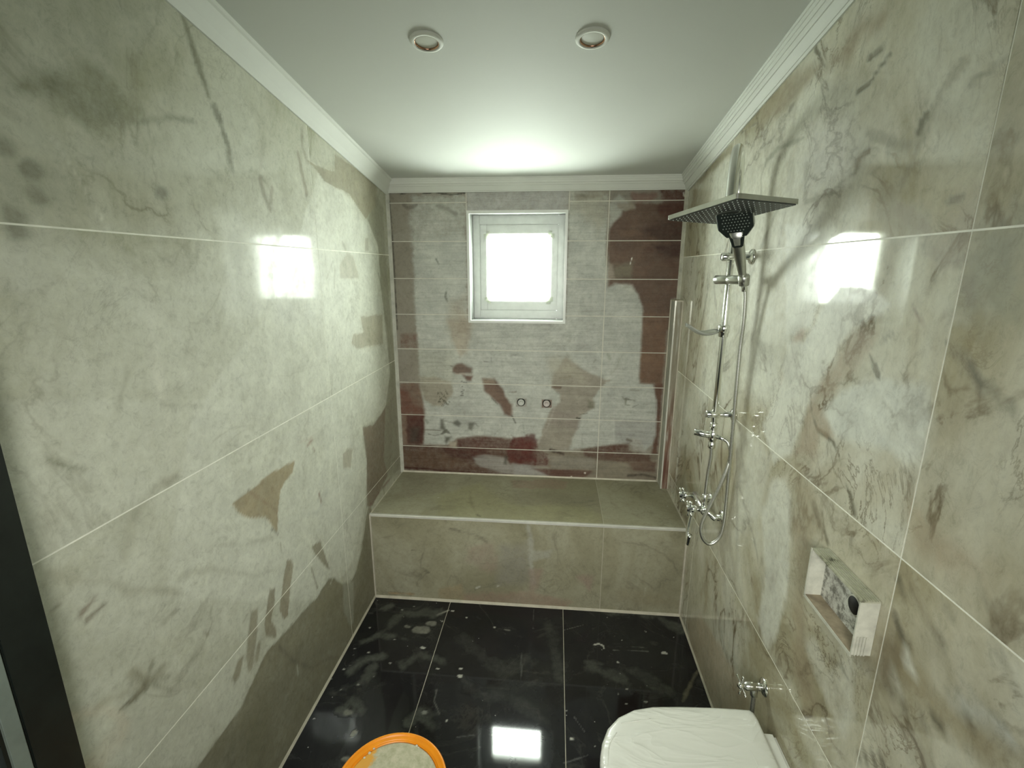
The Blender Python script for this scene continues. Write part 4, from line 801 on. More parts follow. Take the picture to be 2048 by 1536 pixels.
def tile(name, m, parent, surface, rects, place, res=.008, top=None, th=.008, gap=.0035, free=()):
    """rects (u0,u1,v0,v1); place(u,v,depth) -> xyz ; depth 0 is the face, th the back"""
    V = []; F = []; UV = []
    for u0, u1, v0, v1 in rects:
        nu = max(1, round((u1-u0)/res)); nv = max(1, round((v1-v0)/res))
        us = np.linspace(u0, u1, nu+1)
        if top is None: tops = np.full(nu+1, v1)
        else: tops = np.minimum(v1, top(us))
        if (tops-v0).max() <= 0.003: continue
        tops = np.maximum(tops, v0+.001)
        o = len(V); t = np.linspace(0, 1, nv+1)
        gu = np.repeat(us, nv+1); gv = (v0+(tops-v0)[:, None]*t[None]).ravel()
        for a, b in zip(gu, gv): V.append(place(a, b, 0)); UV.append((a, b))
        idx = lambda i, j: o+i*(nv+1)+j
        for i in range(nu):
            for j in range(nv): F.append((idx(i, j), idx(i+1, j), idx(i+1, j+1), idx(i, j+1)))
        rim = [idx(i, 0) for i in range(nu+1)]+[idx(nu, j) for j in range(1, nv+1)]+[idx(i, nv) for i in range(nu-1, -1, -1)]+[idx(0, j) for j in range(nv-1, 0, -1)]
        s = len(V)
        for k in rim: V.append(place(UV[k][0], UV[k][1], th)); UV.append(UV[k])
        n = len(rim)
        for k in range(n): F.append((rim[(k+1) % n], rim[k], s+k, s+(k+1) % n))
    if not V: return None
    me = bpy.data.meshes.new(name); me.from_pydata([tuple(map(float, v)) for v in V], [], F); me.update()
    uv = np.array(UV); c_, k_ = stain(surface, uv[:, 0], uv[:, 1])
    at = me.color_attributes.new('stain', 'FLOAT_COLOR', 'POINT')
    at.data.foreach_set('color', np.column_stack([c_, k_]).astype(np.float32).ravel())
    return link(name, me, m, parent)

# ------------------------------------------------------------------ shell
TB = .008   # tile thickness; slabs lie behind it, joints are 1.5 mm deep
J = .0006
bm = bmesh.new(); box(bm, -.25, W+.25, YN-.25, D+.25, -.25, -J)
floor = struct(from_bm('floor', bm, M_grout))
bm = bmesh.new(); box(bm, -.25, -J, .60, D+.25, 0, 2.75)
wall_left = struct(from_bm('wall_left', bm, M_groutw))
bm = bmesh.new(); box(bm, -.25, 0, YN, -.30, 0, 2.75); box(bm, -.25, 0, -.30, .60, 2.10, 2.75)
struct(from_bm('wall_entry', bm, M_dim))
bm = bmesh.new(); box(bm, W+J, W+.25, YN-.25, D+.25, 0, 2.75)
wall_right = struct(from_bm('wall_right', bm, M_groutw))
bm = bmesh.new()
for a in ((-.25, WX0, -.0, 2.75), (WX1, W+.25, 0, 2.75), (WX0, WX1, 0, WZ0), (WX0, WX1, WZ1, 2.75)):
    box(bm, a[0], a[1], D+J, D+.25, a[2], a[3])
wall_back = struct(from_bm('wall_back', bm, simple('back_grout', (.58, .57, .48), .8)))
bm = bmesh.new(); box(bm, -.25, W+.25, YN-.25, YN, 0, 2.75)
struct(from_bm('wall_near', bm, M_dim))
bm = bmesh.new()
y0, y1 = YN-.25, D+.25
prism(bm, [(-.25, 0), (W+.25, 0), (W+.25, .2), (-.25, .2)], lambda p: (p[0], y0, zceil(y0)+p[1]), lambda p: (p[0], y1, zceil(y1)+p[1]))
struct(from_bm('ceiling', bm, M_plaster))

G = .0018
# left wall tiles
for i, (a, b) in enumerate(((.60, .680), (.680, 1.880), (1.880, D))):
    for k in range(5):
        z0, z1 = k*.6, (k+1)*.6
        if b > B and False: pass
        tile('tile', M_left, wall_left, 'L', [(a+(G if a > .61 else 0), b-G if b < D else b, z0+G, z1-G)],
             lambda u, v, d: (-d, u, v), top=lambda u: ztile(u)+.03)
for a, b in ((YN, .878), (.878, 2.078), (2.078, D)):
    for k in range(5):
        z0, z1 = (k*.6-.012 if k else 0), (k+1)*.6-.012
        tile('tile', M_right, wall_right, 'R', [(a+G, b-G, z0+G, z1-G)],
             lambda u, v, d: (W+d, u, v), top=lambda u: ztile(u)+.03, res=.008 if a > 0 else .02)
rows = [.40, .662, .864, 1.066, 1.268, 1.470, 1.672, 1.874, 2.076, 2.16]
pb = lambda u, v, d: (u, D+d, v)
g = .0022
for r in range(9):
    z0, z1 = rows[r]+g, rows[r+1]-g
    if z1 <= WZ0 or r < 4: parts = [[(.0, 1.208-g, z0, z1)]]
    elif r == 4: parts = [[(.0, WX0, z0, z1), (WX0, WX1, z0, WZ0), (WX1, 1.208-g, z0, z1)]]
    elif r == 7: parts = [[(.0, .442-g, z0, z1)], [(.998+g, 1.208-g, z0, z1)]]
    elif r == 8: parts = [[(.0, .442-g, z0, z1)], [(.442+g, .998-g, WZ1, z1)], [(.998+g, 1.208-g, z0, z1)]]
    else: parts = [[(.0, WX0, z0, z1)], [(WX1, 1.208-g, z0, z1)]]
    parts.append([(1.208+g, W, z0, z1)])
    for p_ in parts: tile('tile', M_back, wall_back, 'B', p_, pb, res=.0055)
# slivers beside the window opening in the upper row
tile('tile', M_back, wall_back, 'B', [(.442-g, WX0, 1.876, 2.03)], pb)
tile('tile', M_back, wall_back, 'B', [(WX1, .998+g, 1.876, 2.03)], pb)
# floor tiles
for a, b in ((0, .416), (.416, 1.012), (1.012, W)):
    for c, d in ((YN, .98), (.98, B)):
        tile('tile', M_floor, floor, 'F', [(a+G*.8, b-G*.8, c+G*.8, d-.006 if d == B else d)], lambda u, v, d: (u, v, -d), res=.006 if c > .9 else .03)
# grout fillets at the foot of the walls
bm = bmesh.new(); prism(bm, [(0, 0), (.007, 0), (0, .009)], lambda p: (p[0], .6, p[1]), lambda p: (p[0], B, p[1]))
struct(from_bm('trim_1', bm, M_grout))
bm = bmesh.new(); prism(bm, [(W, 0), (W-.006, 0), (W, .008)], lambda p: (p[0], 0, p[1]), lambda p: (p[0], B, p[1]))
struct(from_bm('trim_2', bm, M_grout))
bm = bmesh.new(); prism(bm, [(0, 0), (0, .010), (.010, 0)], lambda p: (0, B-p[0], p[1]), lambda p: (W, B-p[0], p[1]))
struct(from_bm('trim_3', bm, M_grout))
# upright corner profiles of the window wall
bm = bmesh.new(); prism(bm, [(0, 0), (.016, 0), (.013, -.004), (.004, -.013), (0, -.016)], lambda p: (p[0], D+p[1], HB), lambda p: (p[0], D+p[1], 2.13))
struct(from_bm('trim_4', bm, simple('corner_grout', (.50, .50, .43), .7, var=.2)))
bm = bmesh.new(); prism(bm, [(W, 0), (W-.016, 0), (W-.013, -.004), (W-.004, -.013), (W, -.016)], lambda p: (p[0], D+p[1], 1.56), lambda p: (p[0], D+p[1], 2.13))
struct(from_bm('trim_5', bm, simple('corner_grout_right', (.46, .45, .36), .7, var=.25)))

# cornice: stepped plaster moulding
PR = [(0, 0), (0, -.070), (.006, -.071), (.009, -.064), (.012, -.064), (.015, -.058), (.026, -.040), (.030, -.040), (.032, -.034), (.037, -.030),
      (.040, -.030), (.042, -.018), (.045, -.018), (.0465, -.008), (.050, -.008), (.051, 0)]
def cornice(name, f0, f1):
    return struct(from_bm(name, prism(bmesh.new(), PR, f0, f1), M_cornice))
PR_R = PR
PR = [(0, 0), (0, -.070), (.007, -.071), (.010, -.064), (.020, -.046), (.034, -.026), (.043, -.013), (.049, -.010), (.051, 0)]
cornice('trim_6', lambda p: (p[0], YN, zceil(YN)+p[1]), lambda p: (p[0], D, zceil(D)+p[1]))
PR = PR_R
cornice('trim_7', lambda p: (W-p[0], YN, zceil(YN)+p[1]), lambda p: (W-p[0], D, zceil(D)+p[1]))
cornice('trim_8', lambda p: (0, D-p[0], zceil(D-p[0])+p[1]*.85), lambda p: (W, D-p[0], zceil(D-p[0])+p[1]*.85))

# ------------------------------------------------------------------ window
win = bpy.data.objects.new('window_1', None); C.objects.link(win); struct(win); win.location = (.718, D, 1.43)
def wbox(name, m, *a, **k): return newbox(name, m, win, *a, **k)
# raised trim around the opening
e = .014
wbox('edge_trim', M_upvc, WX0-.004, WX0+e-.004, D-.006, D+.014, WZ0, WZ1, bev=.002)
wbox('edge_trim', M_upvc, WX1-e+.004, WX1+.004, D-.006, D+.014, WZ0, WZ1, bev=.002)
wbox('edge_trim', M_upvc, WX0-.004, WX1+.004, D-.0065, D+.014, WZ1-e+.002, WZ1+.004, bev=.002)
wbox('edge_trim', M_upvc, WX0-.004, WX1+.004, D-.0065, D+.014, WZ0-.004, WZ0+e-.004, bev=.002)
DR = .14
wbox('reveal', M_reveal, WX0, WX0+.006, D+.014, D+.25, WZ0, WZ1)
wbox('reveal', M_reveal, WX1-.006, WX1, D+.014, D+.25, WZ0, WZ1)
wbox('reveal', M_reveal, WX0+.006, WX1-.006, D+.014, D+.25, WZ1-.006, WZ1)
wbox('sill', M_reveal, WX0+.006, WX1-.006, D+.014, D+.25, WZ0, WZ0+.008)
X0, X1, Z0, Z1 = WX0+.006, WX1-.006, WZ0+.008, WZ1-.006
def ring(name, m, w, ya, yb, x0, x1, z0, z1, bev=.003, h=None):
    h = h or w
    bm = bmesh.new()
    box(bm, x0, x0+w, ya, yb, z0, z1, bev); box(bm, x1-w, x1, ya, yb, z0, z1, bev)
    box(bm, x0+w-.002, x1-w+.002, ya+.0005, yb, z1-h, z1, bev); box(bm, x0+w-.002, x1-w+.002, ya+.0005, yb, z0, z0+h, bev)
    return from_bm(name, bm, m, win)
M_fr = simple('grey_window_frame', (.52, .54, .51), .35, var=.08)
ring('window_frame', M_fr, .040, D+DR, D+DR+.06, X0, X1, Z0, Z1, h=.050)
ring('sash', M_fr, .044, D+DR+.012, D+DR+.05, X0+.038, X1-.038, Z0+.048, Z1-.048, h=.058)
PX0, PX1, PZ0, PZ1 = X0+.082, X1-.082, Z0+.106, Z1-.106
m, nt, p = mat('window_glass')
out = nt.nodes['Material Output']; nt.nodes.remove(p)
tr = N(nt, 'ShaderNodeBsdfTransparent'); gl = N(nt, 'ShaderNodeBsdfGlossy', i_Roughness=.02); fr = N(nt, 'ShaderNodeFresnel', i_IOR=1.45); mx = N(nt, 'ShaderNodeMixShader')
tr.inputs[0].default_value = (.97, 1, .97, 1)
gb = N(nt, 'ShaderNodeNewGeometry')      # same reflectance on both faces of the thin pane
L(nt, mth(nt, 'ADD', 1.45, mth(nt, 'MULTIPLY', gb.outputs['Backfacing'], 1/1.45-1.45)), fr.inputs['IOR'])
L(nt, fr.outputs[0], mx.inputs[0]); L(nt, tr.outputs[0], mx.inputs[1]); L(nt, gl.outputs[0], mx.inputs[2]); L(nt, mx.outputs[0], out.inputs[0])
wbox('pane', m, PX0-.01, PX1+.01, D+DR+.028, D+DR+.032, PZ0-.01, PZ1+.01)
# torn tape round the frame, lapped over the pane to imitate the window's glow
random.seed(4)
m, nt, p = mat('torn_glow_white')
out = nt.nodes['Material Output']
tl = N(nt, 'ShaderNodeBsdfTranslucent'); mx = N(nt, 'ShaderNodeMixShader', i_Fac=.6)
g_ = N(nt, 'ShaderNodeNewGeometry')
cc = ramp(nt, noise(nt, g_.outputs['Position'], 30, 5, .6), [(.3, (.66, .68, .62)), (.7, (.80, .82, .76))])
L(nt, cc, p.inputs['Base Color']); L(nt, cc, tl.inputs['Color'])
L(nt, p.outputs[0], mx.inputs[1]); L(nt, tl.outputs[0], mx.inputs[2]); L(nt, mx.outputs[0], out.inputs[0])
M_tape = m
def tape(name, side):
    bm = bmesh.new(); n = 30; a = []; b = []
    for i in range(n+1):
        t = i/n; c = (abs(2*t-1))**6
        w = .004 + random.uniform(-.003, .005) + .018*c
        yy = D+DR+.010
        if side in 'lr':
            z = PZ0-.02+(PZ1-PZ0+.04)*t; x = (PX0, PX1)['lr'.index(side)]; sg = (1, -1)['lr'.index(side)]
            P = (x-sg*.006, z); Q = (x+sg*w, z)
        else:
            x = PX0-.02+(PX1-PX0+.04)*t; z = (PZ0, PZ1)['bt'.index(side)]; sg = (1, -1)['bt'.index(side)]
            P = (x, z-sg*.006); Q = (x, z+sg*w)
        a.append(bm.verts.new((P[0], yy, P[1]))); b.append(bm.verts.new((Q[0], yy-.003*random.random(), Q[1])))
    for i in range(n): bm.faces.new((a[i], a[i+1], b[i+1], b[i]))
    r = bmesh.ops.extrude_face_region(bm, geom=bm.faces[:])
    bmesh.ops.translate(bm, verts=[v for v in r['geom'] if isinstance(v, bmesh.types.BMVert)], vec=(0, -.0006, 0))
    return from_bm(name, bm, M_tape, win)
for s_ in 'lrbt': tape('torn_glow_film', s_)

# ------------------------------------------------------------------ bench
bench = thing('tiled_bench', (W/2, B, 0), 'low built-in tiled bench across the foot of the window wall', 'bench')
newbox('bench_core', M_grout, bench, .0005, W-.0005, B+.0015, D-.0005, 0, HB-.0015)
def btile(m_, s, rc, pf, res): return tile('tile', m_, bench, s, rc, pf, res=res)
bo = Vector(bench.location)
for a, b in ((.008, 1.202), (1.202, W-.008)):
    btile(M_bench, 'P', [(a+.0012, b-.0012, .006, HB-.014)], lambda u, v, d: (u-bo.x, B+d-bo.y, v), .008)
    btile(M_bench, 'T', [(a+.0012, b-.0012, B+.014, D-.006)], lambda u, v, d: (u-bo.x, v-bo.y, HB-d), .008)
bm = bmesh.new(); prism(bm, [(0, -.013), (0, -.003), (.003, 0), (.013, 0), (.013, -.013)], lambda p: (.001, B-.001+p[0], HB+.001+p[1]), lambda p: (W-.001, B-.001+p[0], HB+.001+p[1]))
from_bm('edge_profile', bm, M_alu, bench)['label'] = 'pale shiny profile along the front edge'
bm = bmesh.new(); prism(bm, [(0, 0), (.007, 0), (0, .008)], lambda p: (.001, D-p[0], HB+p[1]), lambda p: (1.56, D-p[0], HB+p[1]))
struct(from_bm('trim_9', bm, M_grout))
for k, (xa, xb) in enumerate(((0, .008), (W-.008, W))):
    newbox('corner_joint', M_grout, bench, xa+.0003, xb-.0003, B-.003, B+.004, .002, HB-.006)

# ------------------------------------------------------------------ pipe casing in the corner
m, nt, p = mat('smeared_casing')
g_ = N(nt, 'ShaderNodeNewGeometry')
sp = N(nt, 'ShaderNodeSeparateXYZ'); L(nt, g_.outputs['Position'], sp.inputs[0])
mp = N(nt, 'ShaderNodeMapping'); mp.inputs['Scale'].default_value = (30, 30, 3); L(nt, g_.outputs['Position'], mp.inputs['Vector'])
nn = noise(nt, mp.outputs[0], 1.3, 6, .65, .5)
c1 = ramp(nt, nn, [(.35, (.20, .17, .115)), (.52, (.28, .26, .19)), (.66, (.42, .42, .35))])
c2 = ramp(nt, nn, [(.35, (.12, .05, .035)), (.52, (.22, .14, .10)), (.66, (.38, .37, .31))])
hf = mth(nt, 'MULTIPLY', mth(nt, 'SUBTRACT', 1.15, sp.outputs['Z']), 3.0, clamp=True)
L(nt, mixc(nt, hf, c1, c2), p.inputs['Base Color']); p.inputs['Roughness'].default_value = .45
M_casing = m
cas = thing('pipe_casing', (W, D, HB), 'narrow upright boxed pipe casing in the corner right of the window wall', 'casing')
CX, CY, CZ = 1.566, 2.622, 1.563
newbox('casing_panel', M_casing, cas, CX+.004, W-.0008, CY, D-.001, HB, CZ-.004)
newbox('side_panel', simple('casing_side', (.40, .41, .34), .4, var=.2, scale=9), cas, CX, CX+.004, CY+.004, D-.001, HB, CZ-.004)
newbox('corner_strip', M_alu, cas, CX-.0015, CX+.0065, CY-.0015, CY+.0065, HB, CZ)
newbox('corner_strip', M_grout, cas, W-.007, W-.0006, CY-.003, CY+.003, HB, CZ)
newbox('corner_strip', M_grout, cas, CX-.004, CX+.003, D-.008, D-.001, HB, CZ)
newbox('top_cap', M_grout, cas, CX-.001, W-.001, CY-.001, D-.001, CZ-.004, CZ+.003)

# ------------------------------------------------------------------ capped pipe outlets on the window wall
def outlet(x0, x1, z0, z1, label, pink):
    t = thing('pipe_outlet', ((x0+x1)/2, D, (z0+z1)/2), label, 'pipe outlet')
    newbox('mortar_pocket', M_concrete if not pink else simple('brown_mortar', (.20, .15, .12), .9, var=.4, scale=40, bump=.5), t, x0, x1, D-.0035, D+.001, z0, z1)
    bm = bmesh.new()
    w = .004
    for a in ((x0-w, x0, z0, z1), (x1, x1+w, z0, z1), (x0-w, x1+w, z1, z1+w), (x0-w, x1+w, z0-w, z0)):
        box(bm, a[0], a[1], D-.005, D+.001, a[2], a[3], .0008)
    from_bm('mortar_rim', bm, simple('rim_plaster', (.40, .40, .35), .8), t)
    o = Vector((x0+(x1-x0)*.48, D-.0035, z0+(z1-z0)*.55))
    from_bm('plug_seat', lathe(bmesh.new(), o, (0, -1, 0), [(0, .0245), (.001, .0245), (.0012, .018)], 20), M_darkgap, t, True)
    from_bm('plug', lathe(bmesh.new(), o, (0, -1, 0), [(0, .019), (.010, .019), (.012, .017), (.0125, .011), (.009, .010), (.009, 0)], 20),
            simple('grey_plug', (.50, .51, .46) if not pink else (.52, .47, .43), .5), t, True)
    return t
outlet(.720, .778, .935, .983, 'square pipe outlet with grey round plug, left of the pair under the window', False)
outlet(.870, .928, .932, .980, 'square pipe outlet with pinkish plug and brown mortar, right of the pair', True)

# ------------------------------------------------------------------ ceiling spots
def spot(x, y, label):
    t = thing('ceiling_spotlight', (x, y, zceil(y)), label, 'ceiling light', 'recessed spotlights in the ceiling')
    t.rotation_euler = (SL, 0, 0)
    def part(nm, prof, m_):
        bm = lathe(bmesh.new(), (0, 0, 0), (0, 0, -1), prof, 40)
        me = bpy.data.meshes.new(nm); bmesh.ops.recalc_face_normals(bm, faces=bm.faces[:]); bm.to_mesh(me); bm.free()
        return link(nm, me, m_, t, True)
    part('trim_ring', [(-.002, .049), (.003, .049), (.006, .046), (.008, .040), (.0075, .036), (-.002, .035)], M_cornice)
    part('reflector_ring', [(-.001, .0352), (.0060, .0352), (.0064, .0344), (.001, .0336), (-.001, .0336)], M_coin)
    part('lamp_disc', [(-.001, .0338), (.0012, .0338), (.0016, .030), (.0018, 0)], M_lamp)
    return t
spot(.550, 1.545, 'round white recessed spotlight, left of the two in the ceiling')
spot(1.025, 1.560, 'round white recessed spotlight, right of the two, nearer the shower')

# ------------------------------------------------------------------ shower column
PX, PY = 1.539, 1.770
sh = thing('shower_column', (PX, PY, 1.10), 'chrome shower column with square rain head on the right wall', 'shower')
cyl('riser_pipe', M_chrome, sh, (PX, PY, 1.10), (PX, PY, 1.93), .0105)
HC = Vector((1.429, 1.514, 1.885))
n_ = Vector((.0, .096, 1.0)).normalized()
arm = spline([(PX, PY, 1.92), (PX, PY, 1.98), (1.532, 1.752, 2.035), (1.512, 1.705, 2.073), (1.486, 1.645, 2.084), (1.460, 1.585, 2.062), (1.443, 1.540, 2.005), HC+n_*.035+Vector((.006, 0, 0))], 8)
from_bm('shower_arm', tube(bmesh.new(), arm, [.0105+.006*(i/len(arm)) for i in range(len(arm))], 16), M_chrome, sh, True)
# rain head: slim rectangular plate
ca, sa = math.cos(.382), math.sin(.382)
e1 = Vector((ca, sa, 0)); e1 = (e1-n_*e1.dot(n_)).normalized(); e2 = n_.cross(e1)
def HP(a, b, c): return HC + e1*a + e2*b + n_*c
def hrect(bm, a, b, c0, c1, taper=1.0, r=.006, seg=3):
    def loop(a, b, c):
        pts = []
        for sx, sy, st in ((1, 1, 0), (-1, 1, 90), (-1, -1, 180), (1, -1, 270)):
            for k in range(seg+1):
                t = math.radians(st+90*k/seg); pts.append(HP(sx*(a-r)+r*math.cos(t), sy*(b-r)+r*math.sin(t), c))
        return [bm.verts.new(p) for p in pts]
    A = loop(a, b, c0); Bq = loop(a*taper, b*taper, c1); n = len(A)
    bm.faces.new(A); bm.faces.new(Bq[::-1])
    for i in range(n): bm.faces.new((A[i], A[(i+1) % n], Bq[(i+1) % n], Bq[i]))
    return bm
rh = from_bm('rain_head', hrect(bmesh.new(), .100, .150, 0, .013), M_brush, sh)
from_bm('spray_face', hrect(bmesh.new(), .0965, .1465, -.0015, .0005), M_black, rh)['label'] = 'black nozzle face'
bm = bmesh.new()
for i in range(11):
    for j in range(17):
        a, b = -.0875+i*.0175, -.136+j*.017
        if (a/.030)**2+(b/.048)**2 < 1: continue
        lathe(bm, HP(a, b, -.0012), -n_, [(0, .0019), (.0022, .0013), (.0024, 0)], 6)
o = from_bm('nozzles', bm, M_nozzle, rh); o['kind'] = 'stuff'
bm = bmesh.new()      # oval badge outline in the middle of the face, with a row of small marks
N1 = 40; ri = [bm.verts.new(HP(.022*math.cos(6.2832*k/N1), .038*math.sin(6.2832*k/N1), -.0022)) for k in range(N1)]
ro = [bm.verts.new(HP(.025*math.cos(6.2832*k/N1), .042*math.sin(6.2832*k/N1), -.0022)) for k in range(N1)]
for k in range(N1): bm.faces.new((ri[k], ri[(k+1) % N1], ro[(k+1) % N1], ro[k]))
from_bm('oval_badge', bm, M_nozzle, rh)
from_bm('ball_joint', lathe(bmesh.new(), HC+n_*.012, n_, [(0, .024), (.006, .022), (.010, .015), (.026, .014), (.030, .011)], 20), M_chrome, sh, True)
# brackets
def bracket(z, yv):
    t = from_bm('wall_bracket', lathe(bmesh.new(), (W-.0005, PY, z), (-1, 0, 0), [(0, .026), (.004, .026), (.009, .020), (.013, .011), (.050, .009), (.056, .009)], 24), M_chrome, sh, True)
    from_bm('clamp', lathe(bmesh.new(), (PX+.016, PY, z), (-1, 0, 0), [(0, .013), (.002, .0145), (.046, .0145), (.049, .012), (.0495, 0)], 20), M_chrome, t, True)
    return t
bracket(1.768, 0); bracket(1.200, 0)
# sliding holder: short horizontal cylinder across the pipe
a, b = Vector((1.503, 1.800, 1.690)), Vector((1.568, 1.690, 1.692))
sl = from_bm('sliding_holder', lathe(bmesh.new(), a, b-a, [(0, .012), (.003, .0155), (.050, .0155), (.052, .0140), (.056, .0140), (.058, .0155), (.110, .0155), (.114, .012)], 22), M_brush, sh, True)
from_bm('holder_cradle', lathe(bmesh.new(), b+Vector((-.012, -.014, -.018)), (-.2, -.30, 1), [(0, .013), (.002, .0165), (.032, .0185), (.035, .016)], 18), M_brush, sh, True)
# soap dish
sd = from_bm('dish_collar', lathe(bmesh.new(), (PX, PY, 1.490), (0, 0, 1), [(0, .0145), (.002, .0165), (.014, .0165), (.015, .019), (.040, .019), (.043, .0165)], 24), M_chrome, sh, True)
bm = bmesh.new(); nx, ny = 12, 8; top = []
for i in range(nx+1):
    row = []
    for j in range(ny+1):
        u = i/nx; v = (j/ny-.5)*2
        wd = .040*math.sqrt(max(.02, 1-(2*u-1)**4))
        row.append(bm.verts.new((PX-.017-.120*u, PY+v*wd-.01*u, 1.508+.022*(u**3)+.010*v*v-.012*math.sin(math.pi*min(1, u*1.1)))))
    top.append(row)
for i in range(nx):
    for j in range(ny): bm.faces.new((top[i][j], top[i+1][j], top[i+1][j+1], top[i][j+1]))
r_ = bmesh.ops.extrude_face_region(bm, geom=bm.faces[:])
bmesh.ops.translate(bm, verts=[v for v in r_['geom'] if isinstance(v, bmesh.types.BMVert)], vec=(0, 0, -.0035))
m, nt, p = mat('clear_plastic_dish'); p.inputs['Base Color'].default_value = (.62, .64, .58, 1); p.inputs['Roughness'].default_value = .08
p.inputs['Transmission Weight'].default_value = .55; p.inputs['IOR'].default_value = 1.3
from_bm('soap_dish', bm, m, sh, True)['label'] = 'shallow translucent soap dish'
# diverter and lower feed pipe
dv = from_bm('diverter', lathe(bmesh.new(), (PX, PY, 1.066), (0, 0, 1), [(0, .0110), (.004, .0135), (.022, .0135), (.024, .0115), (.030, .0115), (.034, .0155), (.066, .0155), (.070, .0115), (.076, .0115), (.080, .0140), (.100, .0140), (.103, .0105)], 20), M_chrome, sh, True)
cyl('diverter_knob', M_chrome, dv, (PX-.012, PY+.004, 1.117), (PX-.062, PY+.022, 1.122), .0135)
cyl('hose_outlet', M_chrome, dv, (PX+.010, PY-.006, 1.116), (PX+.036, PY-.024, 1.112), .0085)
feed = spline([(PX, PY, 1.070), (PX+.002, PY, 1.03), (PX-.001, PY+.004, .97), (PX-.001, PY+.010, .90), (PX, PY+.016, .862)], 6)
from_bm('feed_hose', tube(bmesh.new(), feed, .0068, 12), M_hose, sh, True)

# hand shower with its hose, clipped in the holder
hs = thing('hand_shower', (1.560, 1.690, 1.690), 'black-faced hand shower clipped under the rain head, with its looping hose', 'hand shower')
hb_ = Vector((1.551, 1.674, 1.694)); ht = Vector((1.474, 1.560, 1.838))
ax_ = (ht-hb_).normalized()
fn = Vector((-.36, -.78, -.50)).normalized(); fn = (fn-ax_*fn.dot(ax_)*.6).normalized()
sx = ax_.cross(fn).normalized(); fa = fn.cross(sx).normalized()
if fa.dot(ax_) < 0: fa = -fa
def sweep_flat(bm, secs):
    rings = []
    for c_, w, t, rr in secs:
        ring_ = []
        for k in range(16):
            a_ = 2*math.pi*k/16; cx_, cy_ = math.cos(a_), math.sin(a_)
            q = rr
            ring_.append(bm.verts.new(c_ + sx*(w*math.copysign(abs(cx_)**q, cx_)) + fn*(t*math.copysign(abs(cy_)**q, cy_))))
        rings.append(ring_)
    for A, Bq in zip(rings, rings[1:]):
        for k in range(16): bm.faces.new((A[k], A[(k+1) % 16], Bq[(k+1) % 16], Bq[k]))
    bm.faces.new(rings[0]); bm.faces.new(rings[-1]); return bm
from_bm('handle', sweep_flat(bmesh.new(), [(hb_, .010, .010, 1), (hb_.lerp(ht, .15), .013, .010, .8), (hb_.lerp(ht, .45), .0165, .009, .7), (hb_.lerp(ht, .75), .018, .010, .7), (ht, .022, .012, .6)]), M_brush, hs, True)
def facepl(bm, cc, h, w0, w1, d0, d1, r=.008):
    pts = [(-w0, -h), (w0, -h), (w1, -h*.35), (w1, h*.75), (w1*.9, h), (-w1*.9, h), (-w1, h*.75), (-w1, -h*.35)]
    return prism(bm, pts, lambda p: cc + sx*p[0] + fa*p[1] + fn*d0, lambda p: cc + sx*p[0] + fa*p[1] + fn*d1)
hc = ht + fa*.030
bm = facepl(bmesh.new(), hc, .049, .030, .051, -.012, .006)
bmesh.ops.bevel(bm, geom=bm.edges[:], offset=.004, segments=2, affect='EDGES')
hh = from_bm('head_shell', bm, M_brush, hs)
bm = facepl(bmesh.new(), hc, .0465, .0275, .0485, .004, .0085)
bmesh.ops.bevel(bm, geom=bm.edges[:], offset=.0015, segments=1, affect='EDGES')
from_bm('spray_face', bm, M_black, hh)['label'] = 'black spray face with pale nozzles'
bm = bmesh.new()
for i in range(9):
    for j in range(8):
        a, b = -.034+i*.0085+(.004 if j % 2 else 0), -.033+j*.0098
        if b < -.02 and abs(a) > .024: continue
        lathe(bm, hc+sx*a+fa*b+fn*.0083, fn, [(0, .0020), (.0012, .0014), (.0013, 0)], 6)
o = from_bm('nozzles', bm, M_nozzle, hh); o['kind'] = 'stuff'
nk = hc - fa*.060
bm = prism(bmesh.new(), [(-.022, .016), (.022, .016), (.0145, -.026), (-.0145, -.026)], lambda p: nk + sx*p[0] + fa*p[1] + fn*(-.006), lambda p: nk + sx*p[0] + fa*p[1] + fn*.0085)
bmesh.ops.bevel(bm, geom=bm.edges[:], offset=.003, segments=2, affect='EDGES')
ng = from_bm('neck_grip', bm, M_black, hs)
bm = prism(bmesh.new(), [(-.010, .008), (.010, .008), (.008, -.016), (-.008, -.016)], lambda p: nk + sx*p[0] + fa*p[1] + fn*.008, lambda p: nk + sx*p[0] + fa*p[1] + fn*.0115)
bmesh.ops.bevel(bm, geom=bm.edges[:], offset=.0012, segments=1, affect='EDGES')
from_bm('mode_button', bm, M_brush, ng)
hy = 1.700
HOSE = [(1.556, 1.680, 1.680), (1.566, 1.682, 1.640), (1.5735, 1.69, 1.55), (1.576, 1.70, 1.45), (1.582, 1.705, 1.27), (1.588, 1.71, 1.08), (1.5965, 1.72, .88),
        (1.598, 1.722, .79), (1.588, 1.722, .722), (1.557, 1.722, .690), (1.527, 1.722, .712), (1.515, 1.722, .765), (1.533, 1.718, .840), (1.560, 1.712, .925),
        (1.583, 1.712, 1.01), (1.592, 1.72, 1.065), (1.586, 1.735, 1.100), (1.573, 1.746, 1.112)]
from_bm('shower_hose', tube(bmesh.new(), spline(HOSE, 8), .0068, 12), M_hose, hs, True)
cyl('hose_nut', M_chrome, hs, (1.556, 1.679, 1.690), (1.563, 1.682, 1.655), .0095, 12)

